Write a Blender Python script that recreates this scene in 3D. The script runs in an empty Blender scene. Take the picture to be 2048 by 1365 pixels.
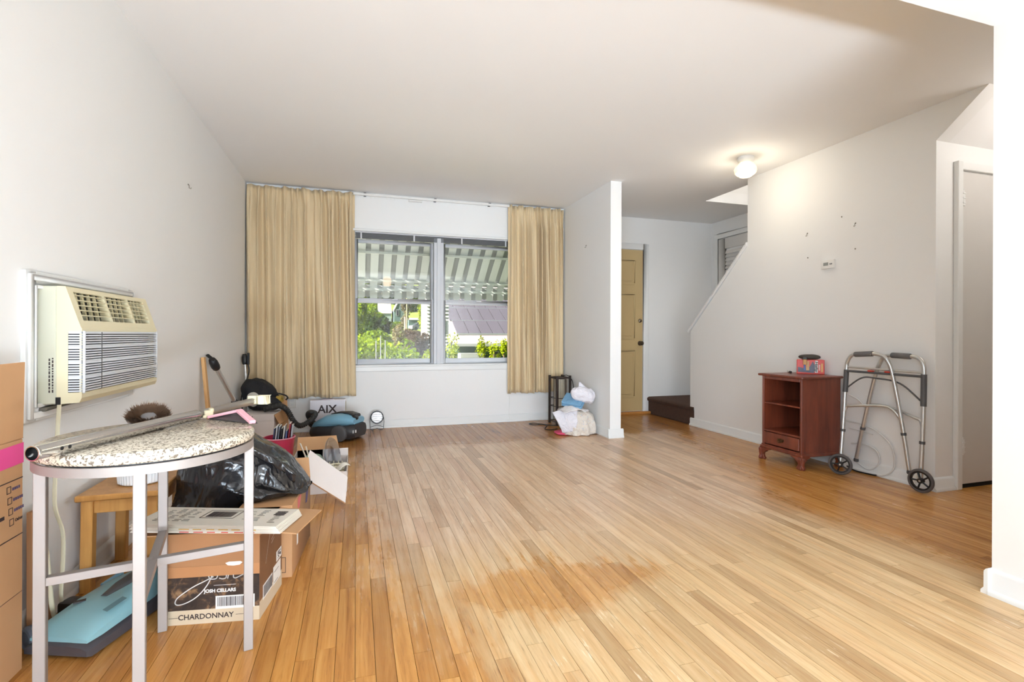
import bpy, bmesh, math, random
from mathutils import Vector, Matrix, noise

scene = bpy.context.scene
C = scene.collection
R = random.Random(7)

# ------------------------------------------------------------------ camera, world, sun, large lights, exposure
CAM_H = 0.978
YAW, ROLL, FPX, CY = 0.3005, 0.0035, 1005.0, 669.7
cam = bpy.data.cameras.new('camera')
cam.sensor_width = 36.0
cam.lens = FPX / 2048 * 36.0
cam.shift_y = -(682.5 - CY) / 2048
cam.clip_start, cam.clip_end = 0.02, 400
camo = bpy.data.objects.new('camera', cam)
C.objects.link(camo)
_f = Vector((math.sin(YAW), math.cos(YAW), 0)); _r = Vector((math.cos(YAW), -math.sin(YAW), 0)); _u = Vector((0, 0, 1))
_x = _r * math.cos(ROLL) + _u * math.sin(ROLL)
_y = -_r * math.sin(ROLL) + _u * math.cos(ROLL)
camo.matrix_world = Matrix(((_x.x, _y.x, -_f.x, 0), (_x.y, _y.y, -_f.y, 0), (_x.z, _y.z, -_f.z, CAM_H), (0, 0, 0, 1)))
scene.camera = camo

vs = scene.view_settings
scene.display_settings.display_device = 'sRGB'
vs.view_transform = 'Standard'
vs.look = 'None'
vs.gamma = 1.0
vs.use_curve_mapping = False
vs.exposure = 0.21

cy = scene.cycles
cy.max_bounces, cy.diffuse_bounces, cy.glossy_bounces, cy.transmission_bounces, cy.transparent_max_bounces = 6, 5, 3, 4, 8
cy.use_adaptive_sampling = True; cy.adaptive_threshold = 0.02
cy.caustics_reflective = cy.caustics_refractive = False

world = bpy.data.worlds.new('sky')
scene.world = world
world.use_nodes = True
wn = world.node_tree.nodes; wl = world.node_tree.links
wn.clear()
_o = wn.new('ShaderNodeOutputWorld'); _b = wn.new('ShaderNodeBackground'); _s = wn.new('ShaderNodeTexSky')
_s.sky_type = 'HOSEK_WILKIE'
_s.sun_direction = (-0.78, -0.14, 0.61)
_s.turbidity = 3.0
_s.ground_albedo = 0.3
wl.new(_s.outputs[0], _b.inputs[0]); wl.new(_b.outputs[0], _o.inputs[0])
_b.inputs[1].default_value = 2.8

def light(name, kind, loc, direction, energy, color=(1, 1, 1), size=(1, 1)):
    l = bpy.data.lights.new(name, kind)
    l.energy = energy; l.color = color
    if kind == 'AREA':
        l.shape = 'RECTANGLE'; l.size, l.size_y = size
    o = bpy.data.objects.new(name, l); C.objects.link(o)
    o.location = loc
    o.rotation_euler = Vector(direction).to_track_quat('-Z', 'Y').to_euler()
    return o

sun = light('sun', 'SUN', (-8, -8, 14), (0.80, 0.14, -0.62), 27.0, (1.0, 0.96, 0.88))
sun.data.angle = 0.01
# daylight from unseen patio doors and upstairs, plus an uplight added for the ceiling
DAY = (0.87, 1.03, 1.19)
for _n, _l, _d, _e, _z, _sp in (
        ('daylight_patio_doors', (-0.95, -0.90, 1.25), (0.55, 1, 0.0), 12, (0.8, 1.5), 66),
        ('added_ceiling_uplight', (0.75, -2.48, 0.10), (-0.05, 0.6, 1), 225, (2.9, 0.28), 180),  # low strip light added behind the camera to brighten the ceiling
        ('daylight_upstairs', (4.0, 3.4, 3.85), (0, 0.35, -1), 22, (0.7, 1.6), 180)):
    light(_n, 'AREA', _l, _d, _e, (1.0, 0.95, 0.88) if 'upstairs' in _n else DAY, _z).data.spread = math.radians(_sp)

# ------------------------------------------------------------------ materials
def lin(c):
    return tuple(((v / 255) / 12.92 if v / 255 <= 0.04045 else ((v / 255 + 0.055) / 1.055) ** 2.4) for v in c)

class NT:
    """small wrapper to write node trees"""
    def __init__(s, name):
        s.m = bpy.data.materials.new(name); s.m.use_nodes = True
        s.t = s.m.node_tree; s.t.nodes.clear()
        s.out = s.t.nodes.new('ShaderNodeOutputMaterial')
    def n(s, kind, **kw):
        nd = s.t.nodes.new(kind)
        for k, v in kw.items():
            if k.startswith('i_'):
                key = k[2:]
                key = int(key) if key.isdigit() else key.replace('_', ' ')
                s.set(nd, key, v)
            else:
                setattr(nd, k, v)
        return nd
    def set(s, nd, key, v):
        inp = nd.inputs[key]
        if isinstance(v, bpy.types.NodeSocket):
            s.t.links.new(v, inp)
        else:
            inp.default_value = v
    def math(s, op, a, b=None, c=None, clamp=False):
        nd = s.t.nodes.new('ShaderNodeMath'); nd.operation = op; nd.use_clamp = clamp
        s.set(nd, 0, a)
        if b is not None: s.set(nd, 1, b)
        if c is not None: s.set(nd, 2, c)
        return nd.outputs[0]
    def smooth(s, x, lo, hi):
        nd = s.t.nodes.new('ShaderNodeMapRange'); nd.interpolation_type = 'SMOOTHSTEP'
        s.set(nd, 0, x); s.set(nd, 1, lo); s.set(nd, 2, hi); s.set(nd, 3, 0.0); s.set(nd, 4, 1.0)
        return nd.outputs[0]
    def mix(s, fac, a, b, blend='MIX'):
        nd = s.t.nodes.new('ShaderNodeMix'); nd.data_type = 'RGBA'; nd.blend_type = blend
        s.set(nd, 0, fac)
        s.set(nd, 6, (*a, 1) if isinstance(a, tuple) and len(a) == 3 else a)
        s.set(nd, 7, (*b, 1) if isinstance(b, tuple) and len(b) == 3 else b)
        return nd.outputs[2]
    def noise(s, vec, scale, detail=3, rough=0.5, dist=0.0):
        nd = s.t.nodes.new('ShaderNodeTexNoise')
        if vec is not None: s.set(nd, 'Vector', vec)
        s.set(nd, 'Scale', scale); s.set(nd, 'Detail', detail); s.set(nd, 'Roughness', rough); s.set(nd, 'Distortion', dist)
        return nd.outputs[0]
    def mapping(s, vec, scale=(1, 1, 1), loc=(0, 0, 0), rot=(0, 0, 0)):
        nd = s.t.nodes.new('ShaderNodeMapping')
        s.set(nd, 'Vector', vec); nd.inputs['Scale'].default_value = scale
        if isinstance(loc, bpy.types.NodeSocket): s.t.links.new(loc, nd.inputs['Location'])
        else: nd.inputs['Location'].default_value = loc
        nd.inputs['Rotation'].default_value = rot
        return nd.outputs[0]
    def ramp(s, x, stops):
        nd = s.t.nodes.new('ShaderNodeValToRGB'); s.set(nd, 0, x)
        e = nd.color_ramp.elements
        while len(e) < len(stops): e.new(0.5)
        for el, (p, c) in zip(e, stops):
            el.position = p; el.color = (*c, 1)
        return nd.outputs[0]
    def bsdf(s, color, rough=0.5, metal=0.0, bump=None, bump_s=0.1, bump_d=0.01, **kw):
        b = s.t.nodes.new('ShaderNodeBsdfPrincipled')
        s.set(b, 'Base Color', (*color, 1) if isinstance(color, tuple) and len(color) == 3 else color)
        s.set(b, 'Roughness', rough); s.set(b, 'Metallic', metal)
        for k, v in kw.items(): s.set(b, k.replace('_', ' '), v)
        if bump is not None:
            bp = s.t.nodes.new('ShaderNodeBump'); s.set(bp, 'Height', bump)
            bp.inputs['Strength'].default_value = bump_s; bp.inputs['Distance'].default_value = bump_d
            s.t.links.new(bp.outputs[0], b.inputs['Normal'])
        s.t.links.new(b.outputs[0], s.out.inputs[0])
        return s.m
    @property
    def pos(s): return s.t.nodes.new('ShaderNodeNewGeometry').outputs['Position']
    @property
    def obj(s): return s.t.nodes.new('ShaderNodeTexCoord').outputs['Object']

_mats = {}
def mat(name, rgb, rough=0.5, metal=0.0, var=0.06, scale=9.0, stretch=(1, 1, 1), bump=0.0, bump_scale=60.0, **kw):
    """plain material: colour with a little procedural variation and fine relief"""
    if name in _mats: return _mats[name]
    t = NT(name); c = lin(rgb)
    co = t.mapping(t.obj, stretch)
    n1 = t.noise(co, scale, 4, 0.6)
    col = t.mix(n1, tuple(max(0, v * (1 - var)) for v in c), tuple(min(1, v * (1 + var)) for v in c))
    bp = t.noise(co, bump_scale, 3) if bump else None
    _mats[name] = t.bsdf(col, rough, metal, bp, bump, 0.004, **kw)
    return _mats[name]

def emit(name, rgb, strength, base=(255, 255, 255)):
    t = NT(name); _mats[name] = t.bsdf(lin(base), 0.3, Emission_Color=(*lin(rgb), 1), Emission_Strength=strength)
    return _mats[name]

WALL = mat('painted_wall', (239, 238, 236), 0.62, var=0.012, scale=2.0, bump=0.10, bump_scale=35)
CEIL = mat('painted_ceiling', (243, 242, 241), 0.75, var=0.01, scale=1.5, bump=0.06, bump_scale=30)
TRIM = mat('white_trim_paint', (232, 232, 230), 0.38, var=0.015, bump=0.05, bump_scale=25)
DOORW = mat('grey_white_door_paint', (214, 210, 205), 0.42, var=0.015)
DOORT = mat('tan_door_paint', (196, 170, 122), 0.42, var=0.03, scale=3)
SASH = mat('window_sash_vinyl', (206, 207, 210), 0.4, var=0.015)
CARPET = mat('brown_carpet', (82, 58, 46), 0.95, var=0.45, scale=40, bump=0.8, bump_scale=220)
CARD = mat('cardboard', (196, 150, 106), 0.8, var=0.08, scale=5, bump=0.05)
CARD2 = mat('cardboard_dark', (172, 124, 84), 0.8, var=0.09, scale=5, bump=0.05)
CARDW = mat('white_cardboard', (222, 212, 206), 0.7, var=0.03, scale=5)
PINK = mat('pink_tape', (236, 82, 150), 0.4, var=0.04)
PRINT = mat('dark_print', (58, 44, 44), 0.7)
PRINTB = mat('blue_print', (84, 72, 110), 0.7, var=0.25, scale=30)
WHITE = mat('white_plastic', (236, 234, 230), 0.35, var=0.015)
CREAM = mat('cream_plastic', (226, 216, 182), 0.45, var=0.03, scale=6)
CREAM2 = mat('aged_sleeve_plastic', (205, 204, 184), 0.5, var=0.03, scale=6)
GRILLE = mat('grille_plastic', (214, 217, 222), 0.35, var=0.02)
DARK = mat('dark_plastic', (42, 42, 46), 0.42, var=0.1)
BLACK = mat('black_plastic', (22, 22, 24), 0.4, var=0.15)
DGREY = mat('dark_grey_plastic', (84, 84, 86), 0.5, var=0.06)
CHROME = mat('chrome', (210, 208, 205), 0.16, 1.0, var=0.03, scale=4)
ALU = mat('brushed_aluminium', (205, 205, 203), 0.3, 0.85, var=0.04, scale=10)
STEEL = mat('satin_table_steel', (160, 152, 147), 0.5, 0.35, var=0.03, scale=10)
BLUEV = mat('blue_vacuum_plastic', (122, 172, 196), 0.32, var=0.05, scale=5)
BLUEU = mat('teal_vacuum_plastic', (142, 188, 196), 0.35, var=0.06, scale=5)
MAHOG = None
CURT = None

def wood(name, a, b, rough=0.35, stretch=(30, 30, 2), scale=1.0):
    t = NT(name); co = t.mapping(t.obj, stretch)
    n1 = t.noise(co, scale, 5, 0.6, 0.4); n2 = t.noise(co, scale * 5, 3)
    f = t.math('ADD', t.math('MULTIPLY', n1, 0.75), t.math('MULTIPLY', n2, 0.25))
    col = t.ramp(f, [(0.3, lin(a)), (0.7, lin(b))])
    _mats[name] = t.bsdf(col, rough, 0, n2, 0.06, 0.003)
    return _mats[name]
MAHOG = wood('mahogany', (92, 42, 30), (142, 72, 48), 0.3, (14, 14, 1.5))
OAK = wood('golden_stool_wood', (186, 128, 62), (216, 160, 90), 0.4)
PINE = wood('pine_stick', (196, 146, 88), (216, 172, 116), 0.5)
DWOOD = wood('dark_wood_frame', (40, 30, 26), (62, 46, 38), 0.5)

def curtain_mat():
    t = NT('beige_curtain_fabric'); co = t.obj
    weave = t.noise(t.mapping(co, (260, 260, 40)), 1.0, 2)
    big = t.noise(t.mapping(co, (9, 9, 0.8)), 1.0, 3)
    col = t.mix(big, lin((210, 186, 146)), lin((230, 210, 174)))
    b = t.n('ShaderNodeBsdfPrincipled')
    t.set(b, 'Base Color', col); t.set(b, 'Roughness', 0.75)
    t.set(b, 'Sheen Weight', 0.15)
    bp = t.n('ShaderNodeBump'); t.set(bp, 'Height', weave); bp.inputs['Strength'].default_value = 0.12; bp.inputs['Distance'].default_value = 0.002
    t.t.links.new(bp.outputs[0], b.inputs['Normal'])
    t.t.links.new(b.outputs[0], t.out.inputs[0])
    return t.m
CURT = curtain_mat()

def glass_mat(name, tint=(0.97, 0.98, 0.98), rough=0.0, flat=None):
    t = NT(name)
    tr = t.n('ShaderNodeBsdfTransparent'); tr.inputs[0].default_value = (*tint, 1)
    gl = t.n('ShaderNodeBsdfGlossy'); gl.inputs['Roughness'].default_value = rough
    fr = t.n('ShaderNodeFresnel'); fr.inputs[0].default_value = 1.45
    mx = t.n('ShaderNodeMixShader')
    if flat is None: t.t.links.new(fr.outputs[0], mx.inputs[0])
    else: mx.inputs[0].default_value = flat
    t.t.links.new(tr.outputs[0], mx.inputs[1]); t.t.links.new(gl.outputs[0], mx.inputs[2])
    t.t.links.new(mx.outputs[0], t.out.inputs[0])
    return t.m
GLASS = glass_mat('window_glass')

def granite_mat():
    t = NT('speckled_granite'); co = t.obj
    v = t.n('ShaderNodeTexVoronoi'); t.set(v, 'Vector', t.mapping(co, (1, 1, 1))); v.inputs['Scale'].default_value = 190
    n1 = t.noise(co, 125, 3, 0.6, 0.8); n2 = t.noise(co, 60, 3)
    base = t.mix(n2, lin((202, 190, 168)), lin((230, 221, 204)))
    spot = t.smooth(n1, 0.51, 0.57)
    col = t.mix(t.math('MULTIPLY', spot, 0.9), base, lin((104, 92, 80)))
    spot2 = t.smooth(v.outputs['Distance'], 0.20, 0.10)
    spot2 = t.math('MULTIPLY', spot2, t.smooth(t.noise(co, 34, 2), 0.46, 0.58))
    col = t.mix(spot2, col, lin((44, 40, 40)))
    return t.bsdf(col, 0.2)
GRAN = granite_mat()

def floor_mat(name, per_object):
    t = NT(name); pos = t.pos
    if per_object:
        rnd = t.n('ShaderNodeObjectInfo').outputs['Random']
    else:
        a = t.n('ShaderNodeAttribute'); a.attribute_name = 'rnd'; rnd = a.outputs['Fac']
    sep = t.n('ShaderNodeSeparateXYZ'); t.set(sep, 0, pos); X, Y = sep.outputs[0], sep.outputs[1]
    cmb = t.n('ShaderNodeCombineXYZ'); t.set(cmb, 0, t.math('MULTIPLY', rnd, 50.0)); t.set(cmb, 1, t.math('MULTIPLY', rnd, 37.0)); t.set(cmb, 2, t.math('MULTIPLY', rnd, 91.0))
    grain = t.noise(t.mapping(pos, (26, 1.7, 1), cmb.outputs[0]), 1.0, 5, 0.62, 0.9)
    fine = t.noise(t.mapping(pos, (230, 7, 1), cmb.outputs[0]), 1.0, 3, 0.6)
    pores = t.noise(t.mapping(pos, (340, 16, 1), cmb.outputs[0]), 1.0, 2, 0.5)
    # wear: walked-on middle of the room is bare and pale, the edges keep their honey varnish
    e1 = t.noise(pos, 2.3, 4, 0.6); e2 = t.noise(t.mapping(pos, (30, 3, 1)), 1.0, 3, 0.6)
    edge = t.math('ADD', t.math('MULTIPLY', t.math('SUBTRACT', e1, 0.5), 0.55), t.math('MULTIPLY', t.math('SUBTRACT', e2, 0.5), 0.30))
    xe = t.math('ADD', X, edge); ye = t.math('ADD', Y, edge)
    xl = t.math('SUBTRACT', xe, t.math('MULTIPLY', t.math('MAXIMUM', t.math('SUBTRACT', 2.2, Y), 0.0), 0.35))
    w = t.smooth(xl, -0.10, 0.30)
    w = t.math('MULTIPLY', w, t.smooth(ye, 4.52, 4.28))
    xr = t.math('SUBTRACT', xe, t.math('MULTIPLY', t.math('MAXIMUM', t.math('SUBTRACT', Y, 2.4), 0.0), 0.33))
    w = t.math('MULTIPLY', w, t.smooth(xr, 2.62, 2.22))
    ix = t.math('DIVIDE', t.math('SUBTRACT', xe, 0.78), 0.46); iy = t.math('DIVIDE', t.math('SUBTRACT', ye, 1.84), 0.20)
    isl = t.math('ADD', t.math('MULTIPLY', ix, ix), t.math('MULTIPLY', iy, iy))
    w = t.math('MULTIPLY', w, t.math('ADD', 0.25, t.math('MULTIPLY', 0.75, t.smooth(isl, 0.5, 1.3))))
    w = t.math('MULTIPLY', w, t.math('ADD', 0.72, t.math('MULTIPLY', 0.28, t.smooth(e2, 0.35, 0.6))))
    varn = t.ramp(grain, [(0.25, lin((166, 110, 54))), (0.5, lin((202, 144, 76))), (0.75, lin((220, 168, 98)))])
    bare_near = t.ramp(grain, [(0.22, lin((198, 162, 118))), (0.5, lin((220, 190, 144))), (0.75, lin((232, 206, 166)))])
    bare_far = t.ramp(grain, [(0.22, lin((208, 178, 148))), (0.5, lin((226, 199, 171))), (0.75, lin((236, 213, 189)))])
    varn = t.mix(t.math('MULTIPLY', t.smooth(ye, 4.1, 4.6), 0.55), varn, lin((146, 92, 46)))
    bare = t.mix(t.smooth(ye, 1.7, 2.7), bare_near, bare_far)
    col = t.mix(w, varn, bare)
    tone = t.ramp(rnd, [(0.0, (0.68, 0.61, 0.54)), (0.14, (0.86, 0.81, 0.75)), (0.5, (1, 0.99, 0.97)), (0.85, (1.06, 1.05, 1.03)), (1.0, (0.92, 0.84, 0.8))])
    col = t.mix(0.85, col, tone, 'MULTIPLY')
    streak = t.noise(t.mapping(pos, (75, 2.2, 1), cmb.outputs[0]), 1.0, 4, 0.65)
    col = t.mix(0.55, col, t.ramp(streak, [(0.30, (0.66, 0.58, 0.50)), (0.45, (0.97, 0.96, 0.95)), (0.7, (1.06, 1.06, 1.06))]), 'MULTIPLY')
    por = t.math('MULTIPLY', t.smooth(pores, 0.60, 0.70), t.smooth(grain, 0.62, 0.35))
    col = t.mix(t.math('MULTIPLY', por, 0.5), col, lin((120, 80, 50)))
    # pale scratches where the finish flakes
    sc = t.math('MULTIPLY', t.smooth(t.noise(t.mapping(pos, (60, 6, 1)), 1.0, 4, 0.7), 0.60, 0.66), w)
    sc = t.math('MULTIPLY', sc, t.smooth(t.noise(pos, 1.7, 2), 0.46, 0.58))
    col = t.mix(t.math('MULTIPLY', sc, 0.75), col, lin((244, 230, 204)))
    # a few dark knots
    kn = t.smooth(t.noise(t.mapping(pos, (9, 4, 1), cmb.outputs[0]), 1.0, 1, 0.3), 0.80, 0.86)
    col = t.mix(t.math('MULTIPLY', kn, 0.35), col, lin((110, 70, 40)))
    rough = t.math('ADD', 0.25, t.math('MULTIPLY', w, 0.09))
    rough = t.math('ADD', rough, t.math('MULTIPLY', t.math('SUBTRACT', e2, 0.5), 0.12))
    hgt = t.math('ADD', t.math('MULTIPLY', fine, 0.6), t.math('MULTIPLY', e2, 0.8))
    return t.bsdf(col, rough, 0, hgt, 0.10, 0.003)
FLOOR_A = floor_mat('oak_floorboard', True)
FLOOR_B = floor_mat('oak_floorboards_far', False)

# ------------------------------------------------------------------ mesh helpers
class MB:
    def __init__(s): s.v = []; s.f = []
    def add(s, vs_, fs_):
        o = len(s.v); s.v += [tuple(p) for p in vs_]; s.f += [tuple(i + o for i in f) for f in fs_]; return s
    def box(s, x0, x1, y0, y1, z0, z1):
        if x0 > x1: x0, x1 = x1, x0
        if y0 > y1: y0, y1 = y1, y0
        if z0 > z1: z0, z1 = z1, z0
        return s.add([(x0, y0, z0), (x1, y0, z0), (x1, y1, z0), (x0, y1, z0), (x0, y0, z1), (x1, y0, z1), (x1, y1, z1), (x0, y1, z1)],
                     [(0, 3, 2, 1), (4, 5, 6, 7), (0, 1, 5, 4), (1, 2, 6, 5), (2, 3, 7, 6), (3, 0, 4, 7)])
    def hexa(s, p):   # 8 points: bottom loop, top loop
        return s.add(p, [(0, 3, 2, 1), (4, 5, 6, 7), (0, 1, 5, 4), (1, 2, 6, 5), (2, 3, 7, 6), (3, 0, 4, 7)])
    def bar(s, a, b, w, h, up=(0, 0, 1)):   # rectangular bar between two points
        a = Vector(a); b = Vector(b); d = (b - a).normalized(); up = Vector(up)
        sx = d.cross(up)
        if sx.length < 1e-4: sx = d.cross(Vector((1, 0, 0)))
        sx.normalize(); sz = sx.cross(d).normalized()
        sx *= w / 2; sz *= h / 2
        return s.hexa([a - sx - sz, a + sx - sz, b + sx - sz, b - sx - sz, a - sx + sz, a + sx + sz, b + sx + sz, b - sx + sz])
    def prism(s, poly, fr, th):   # poly in 2d, fr(u, v, w)->3d
        n = len(poly)
        vs_ = [fr(u, v, 0) for u, v in poly] + [fr(u, v, th) for u, v in poly]
        fs_ = [tuple(range(n))[::-1], tuple(range(n, 2 * n))] + [(i, (i + 1) % n, n + (i + 1) % n, n + i) for i in range(n)]
        return s.add(vs_, fs_)
    def tube(s, pts, r, n=8, closed=False, flat=None):
        pts = [Vector(p) for p in pts]; m = len(pts)
        rs = r if isinstance(r, (list, tuple)) else [r] * m
        rings = []; prev = None
        for i, p in enumerate(pts):
            if closed: d = pts[(i + 1) % m] - pts[i - 1]
            else: d = pts[min(i + 1, m - 1)] - pts[max(i - 1, 0)]
            if d.length < 1e-9: d = Vector((0, 0, 1))
            d.normalize()
            if prev is None:
                a = d.cross(Vector((0, 0, 1)))
                if a.length < 1e-3: a = d.cross(Vector((1, 0, 0)))
            else:
                a = prev - d * prev.dot(d)
            a.normalize(); prev = a; b = d.cross(a)
            ring = []
            for k in range(n):
                t_ = 2 * math.pi * k / n
                fb = flat if flat else 1.0
                ring.append(p + a * (math.cos(t_) * rs[i]) + b * (math.sin(t_) * rs[i] * fb))
            rings.append(ring)
        vs_ = [q for rg in rings for q in rg]; fs_ = []
        for i in range(m if closed else m - 1):
            j = (i + 1) % m
            for k in range(n):
                k2 = (k + 1) % n
                fs_.append((i * n + k, i * n + k2, j * n + k2, j * n + k))
        if not closed:
            fs_.append(tuple(range(n))[::-1]); fs_.append(tuple((m - 1) * n + k for k in range(n)))
        return s.add(vs_, fs_)
    def lathe(s, prof, n=24, c=(0, 0, 0), M=None, closed=False):
        vs_ = []; m = len(prof)
        for r, z in prof:
            for k in range(n):
                t_ = 2 * math.pi * k / n
                p = Vector((r * math.cos(t_), r * math.sin(t_), z))
                if M is not None: p = M @ p
                vs_.append(p + Vector(c))
        fs_ = []
        for i in range(m if closed else m - 1):
            j = (i + 1) % m
            for k in range(n):
                k2 = (k + 1) % n
                fs_.append((i * n + k, i * n + k2, j * n + k2, j * n + k))
        if not closed:
            if prof[0][0] > 1e-5: fs_.append(tuple(range(n))[::-1])
            if prof[-1][0] > 1e-5: fs_.append(tuple((m - 1) * n + k for k in range(n)))
        return s.add(vs_, fs_)
    def grid(s, fn, nu, nv, wrap_u=False):
        vs_ = [fn(i / (nu if wrap_u else nu - 1), j / (nv - 1)) for j in range(nv) for i in range(nu)]
        fs_ = []
        for j in range(nv - 1):
            for i in range(nu if wrap_u else nu - 1):
                i2 = (i + 1) % nu
                fs_.append((j * nu + i, j * nu + i2, (j + 1) * nu + i2, (j + 1) * nu + i))
        return s.add(vs_, fs_)
    def xform(s, M):
        s.v = [tuple(M @ Vector(p)) for p in s.v]; return s
    def build(s, name, m, parent=None, smooth=True, bevel=0.0, seg=1, angle=0.6, weld=True, world=False):
        me = bpy.data.meshes.new(name)
        me.from_pydata(s.v, [], s.f)
        if smooth or bevel:
            bm = bmesh.new(); bm.from_mesh(me)
            if weld: bmesh.ops.remove_doubles(bm, verts=bm.verts, dist=1e-6)
            bmesh.ops.recalc_face_normals(bm, faces=bm.faces)
            if bevel:
                es = [e for e in bm.edges if len(e.link_faces) == 2 and e.calc_face_angle(0) > 0.5]
                bmesh.ops.bevel(bm, geom=es, offset=bevel, segments=seg, profile=0.6, affect='EDGES', clamp_overlap=True)
            for f in bm.faces: f.smooth = smooth
            for e in bm.edges:
                if len(e.link_faces) == 2 and e.calc_face_angle(0) > angle: e.smooth = False
            bm.to_mesh(me); bm.free()
        if m is not None:
            for mm in (m if isinstance(m, (list, tuple)) else [m]): me.materials.append(mm)
        o = bpy.data.objects.new(name, me); C.objects.link(o)
        if parent is not None:
            o.parent = parent
            if world: o.matrix_parent_inverse = root_matrix(parent).inverted()
        return o

def root_matrix(o):
    M = Matrix.LocRotScale(o.location, o.rotation_euler, o.scale)
    if o.parent is not None: M = root_matrix(o.parent) @ o.matrix_parent_inverse @ M
    return M
def thing(name, label, cat, loc=(0, 0, 0), rotz=0.0, group=None, kind=None):
    o = bpy.data.objects.new(name, None); C.objects.link(o)
    o.empty_display_size = 0.05
    o.location = loc; o.rotation_euler = (0, 0, rotz)
    return tag(o, label, cat, group, kind)
def tag(o, label, cat, group=None, kind=None):
    o['label'] = label; o['category'] = cat
    if group: o['group'] = group
    if kind: o['kind'] = kind
    return o
def struct(o, label, cat): return tag(o, label, cat, None, 'structure')

def frame(origin, xd, yd):
    o = Vector(origin); x = Vector(xd).normalized(); y = Vector(yd).normalized(); n = x.cross(y).normalized()
    return lambda u, v, w=0: o + x * u + y * v + n * w
def rect(u0, u1, v0, v1): return [(u0, v0), (u1, v0), (u1, v1), (u0, v1)]
def decal(name, polys, fr, m, parent, lift=0.0006, th=0.0006, world=False):
    b = MB()
    f2 = lambda u, v, w: fr(u, v, w + lift)
    for p in polys: b.prism(p, f2, th)
    o = b.build(name, m, parent, smooth=False, world=world)
    if len(polys) > 1: o['kind'] = 'stuff'   # print marks far too small to pick apart
    return o
def strokes(lines, w):   # polylines -> flat ribbons in 2d
    out = []
    for pts in lines:
        for (a, b) in zip(pts[:-1], pts[1:]):
            d = Vector((b[0] - a[0], b[1] - a[1]))
            if d.length < 1e-9: continue
            d.normalize(); n = Vector((-d.y, d.x)) * w / 2; e = d * w * 0.35
            out.append([(a[0] - e.x + n.x, a[1] - e.y + n.y), (a[0] - e.x - n.x, a[1] - e.y - n.y), (b[0] + e.x - n.x, b[1] + e.y - n.y), (b[0] + e.x + n.x, b[1] + e.y + n.y)])
    return out
def text(name, s, size, fr, m, parent, world=False, sx=1.0, shear=0.0, bold=0.0, align='CENTER'):
    cu = bpy.data.curves.new(name, 'FONT'); cu.body = s; cu.size = size; cu.align_x = align; cu.align_y = 'CENTER'
    cu.shear = shear; cu.offset = bold; cu.extrude = 0.0003; cu.resolution_u = 3
    to = bpy.data.objects.new(name, cu); C.objects.link(to)
    dg = bpy.context.evaluated_depsgraph_get()
    me = bpy.data.meshes.new_from_object(to.evaluated_get(dg))
    bpy.data.objects.remove(to); bpy.data.curves.remove(cu)
    for v in me.vertices: v.co = fr(v.co.x * sx, v.co.y, v.co.z + 0.0012)
    me.materials.clear(); me.materials.append(m)
    o = bpy.data.objects.new(name, me); C.objects.link(o)
    o.parent = parent
    if world and parent is not None: o.matrix_parent_inverse = root_matrix(parent).inverted()
    return o
def bez(pts, n=8):   # catmull-rom through points
    P = [Vector(p) for p in pts]; P = [P[0] * 2 - P[1]] + P + [P[-1] * 2 - P[-2]]
    out = []
    for i in range(1, len(P) - 2):
        for k in range(n):
            t_ = k / n; a, b, c, d = P[i - 1], P[i], P[i + 1], P[i + 2]
            out.append(0.5 * ((2 * b) + (c - a) * t_ + (2 * a - 5 * b + 4 * c - d) * t_ ** 2 + (3 * b - a - 3 * c + d) * t_ ** 3))
    out.append(P[-2]); return out
def nz(p, s=1.0, seed=0.0): return noise.noise(Vector((p[0] * s + seed, p[1] * s - seed * 0.7, p[2] * s + seed * 1.3)))

# ------------------------------------------------------------------ the room
XL, YB, XP, YP, XS, YE, XE = -1.02, 5.41, 2.30, 4.275, 3.488, 5.52, 4.45
XC, YC, ZH, YK, ZK, H = 2.304, 1.28, 2.154, 2.235, 2.212, 2.44
YR = -2.6   # rear wall of the dining area behind the camera

# floor: sub-floor slab with single oak strips laid on it
fl = MB().box(XL - .1, 4.7, YR - .1, YE + .1, -0.12, -0.018).build('floor', mat('subfloor', (70, 48, 30), 0.9), smooth=False)
struct(fl, 'worn honey oak strip floor, bare and pale in the middle', 'floor')
def cam_uv(x, y, z=0.0):
    c, s_ = math.cos(YAW), math.sin(YAW)
    r_, d_ = x * c - y * s_, x * s_ + y * c
    if d_ < 0.3: return None
    return 1024 + FPX * r_ / d_, CY - FPX * (z - CAM_H) / d_, d_
PW = 0.0572
boards = []
i0 = int(math.floor(XL / PW)) ; i1 = int(4.62 / PW) + 1
for i in range(i0, i1):
    x0 = max(XL, i * PW); x1 = x0 + PW if x0 > XL else (i + 1) * PW
    xm = (x0 + x1) / 2
    yend = YB if xm < XP else (YE if xm < XS + .02 else YK)
    y = YR - R.random() * 1.2
    while y < yend:
        L = R.choice([0.42, 0.6, 0.75, 0.9, 1.05, 1.2, 1.4, 1.7]) * R.uniform(0.88, 1.12)
        a, b = max(y, YR), min(y + L, yend)
        if b - a > 0.02: boards.append((x0, x1, a, b))
        y += L
def vis_area(bd):
    x0, x1, a, b = bd; best = 0
    n = 6; tot = 0
    for k in range(n):
        ym = a + (b - a) * (k + .5) / n
        q = cam_uv((x0 + x1) / 2, ym)
        if q and -10 < q[0] < 2058 and 0 < q[1] < 1380:
            tot += (x1 - x0) * (b - a) / n / (q[2] ** 3)
    return tot
boards.sort(key=vis_area, reverse=True)
gap = 0.0007
pm = MB().box(-.5, .5, -.5, .5, -0.018, 0)
pme = bpy.data.meshes.new('plank'); pme.from_pydata(pm.v, [], pm.f); pme.materials.append(FLOOR_A)
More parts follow.
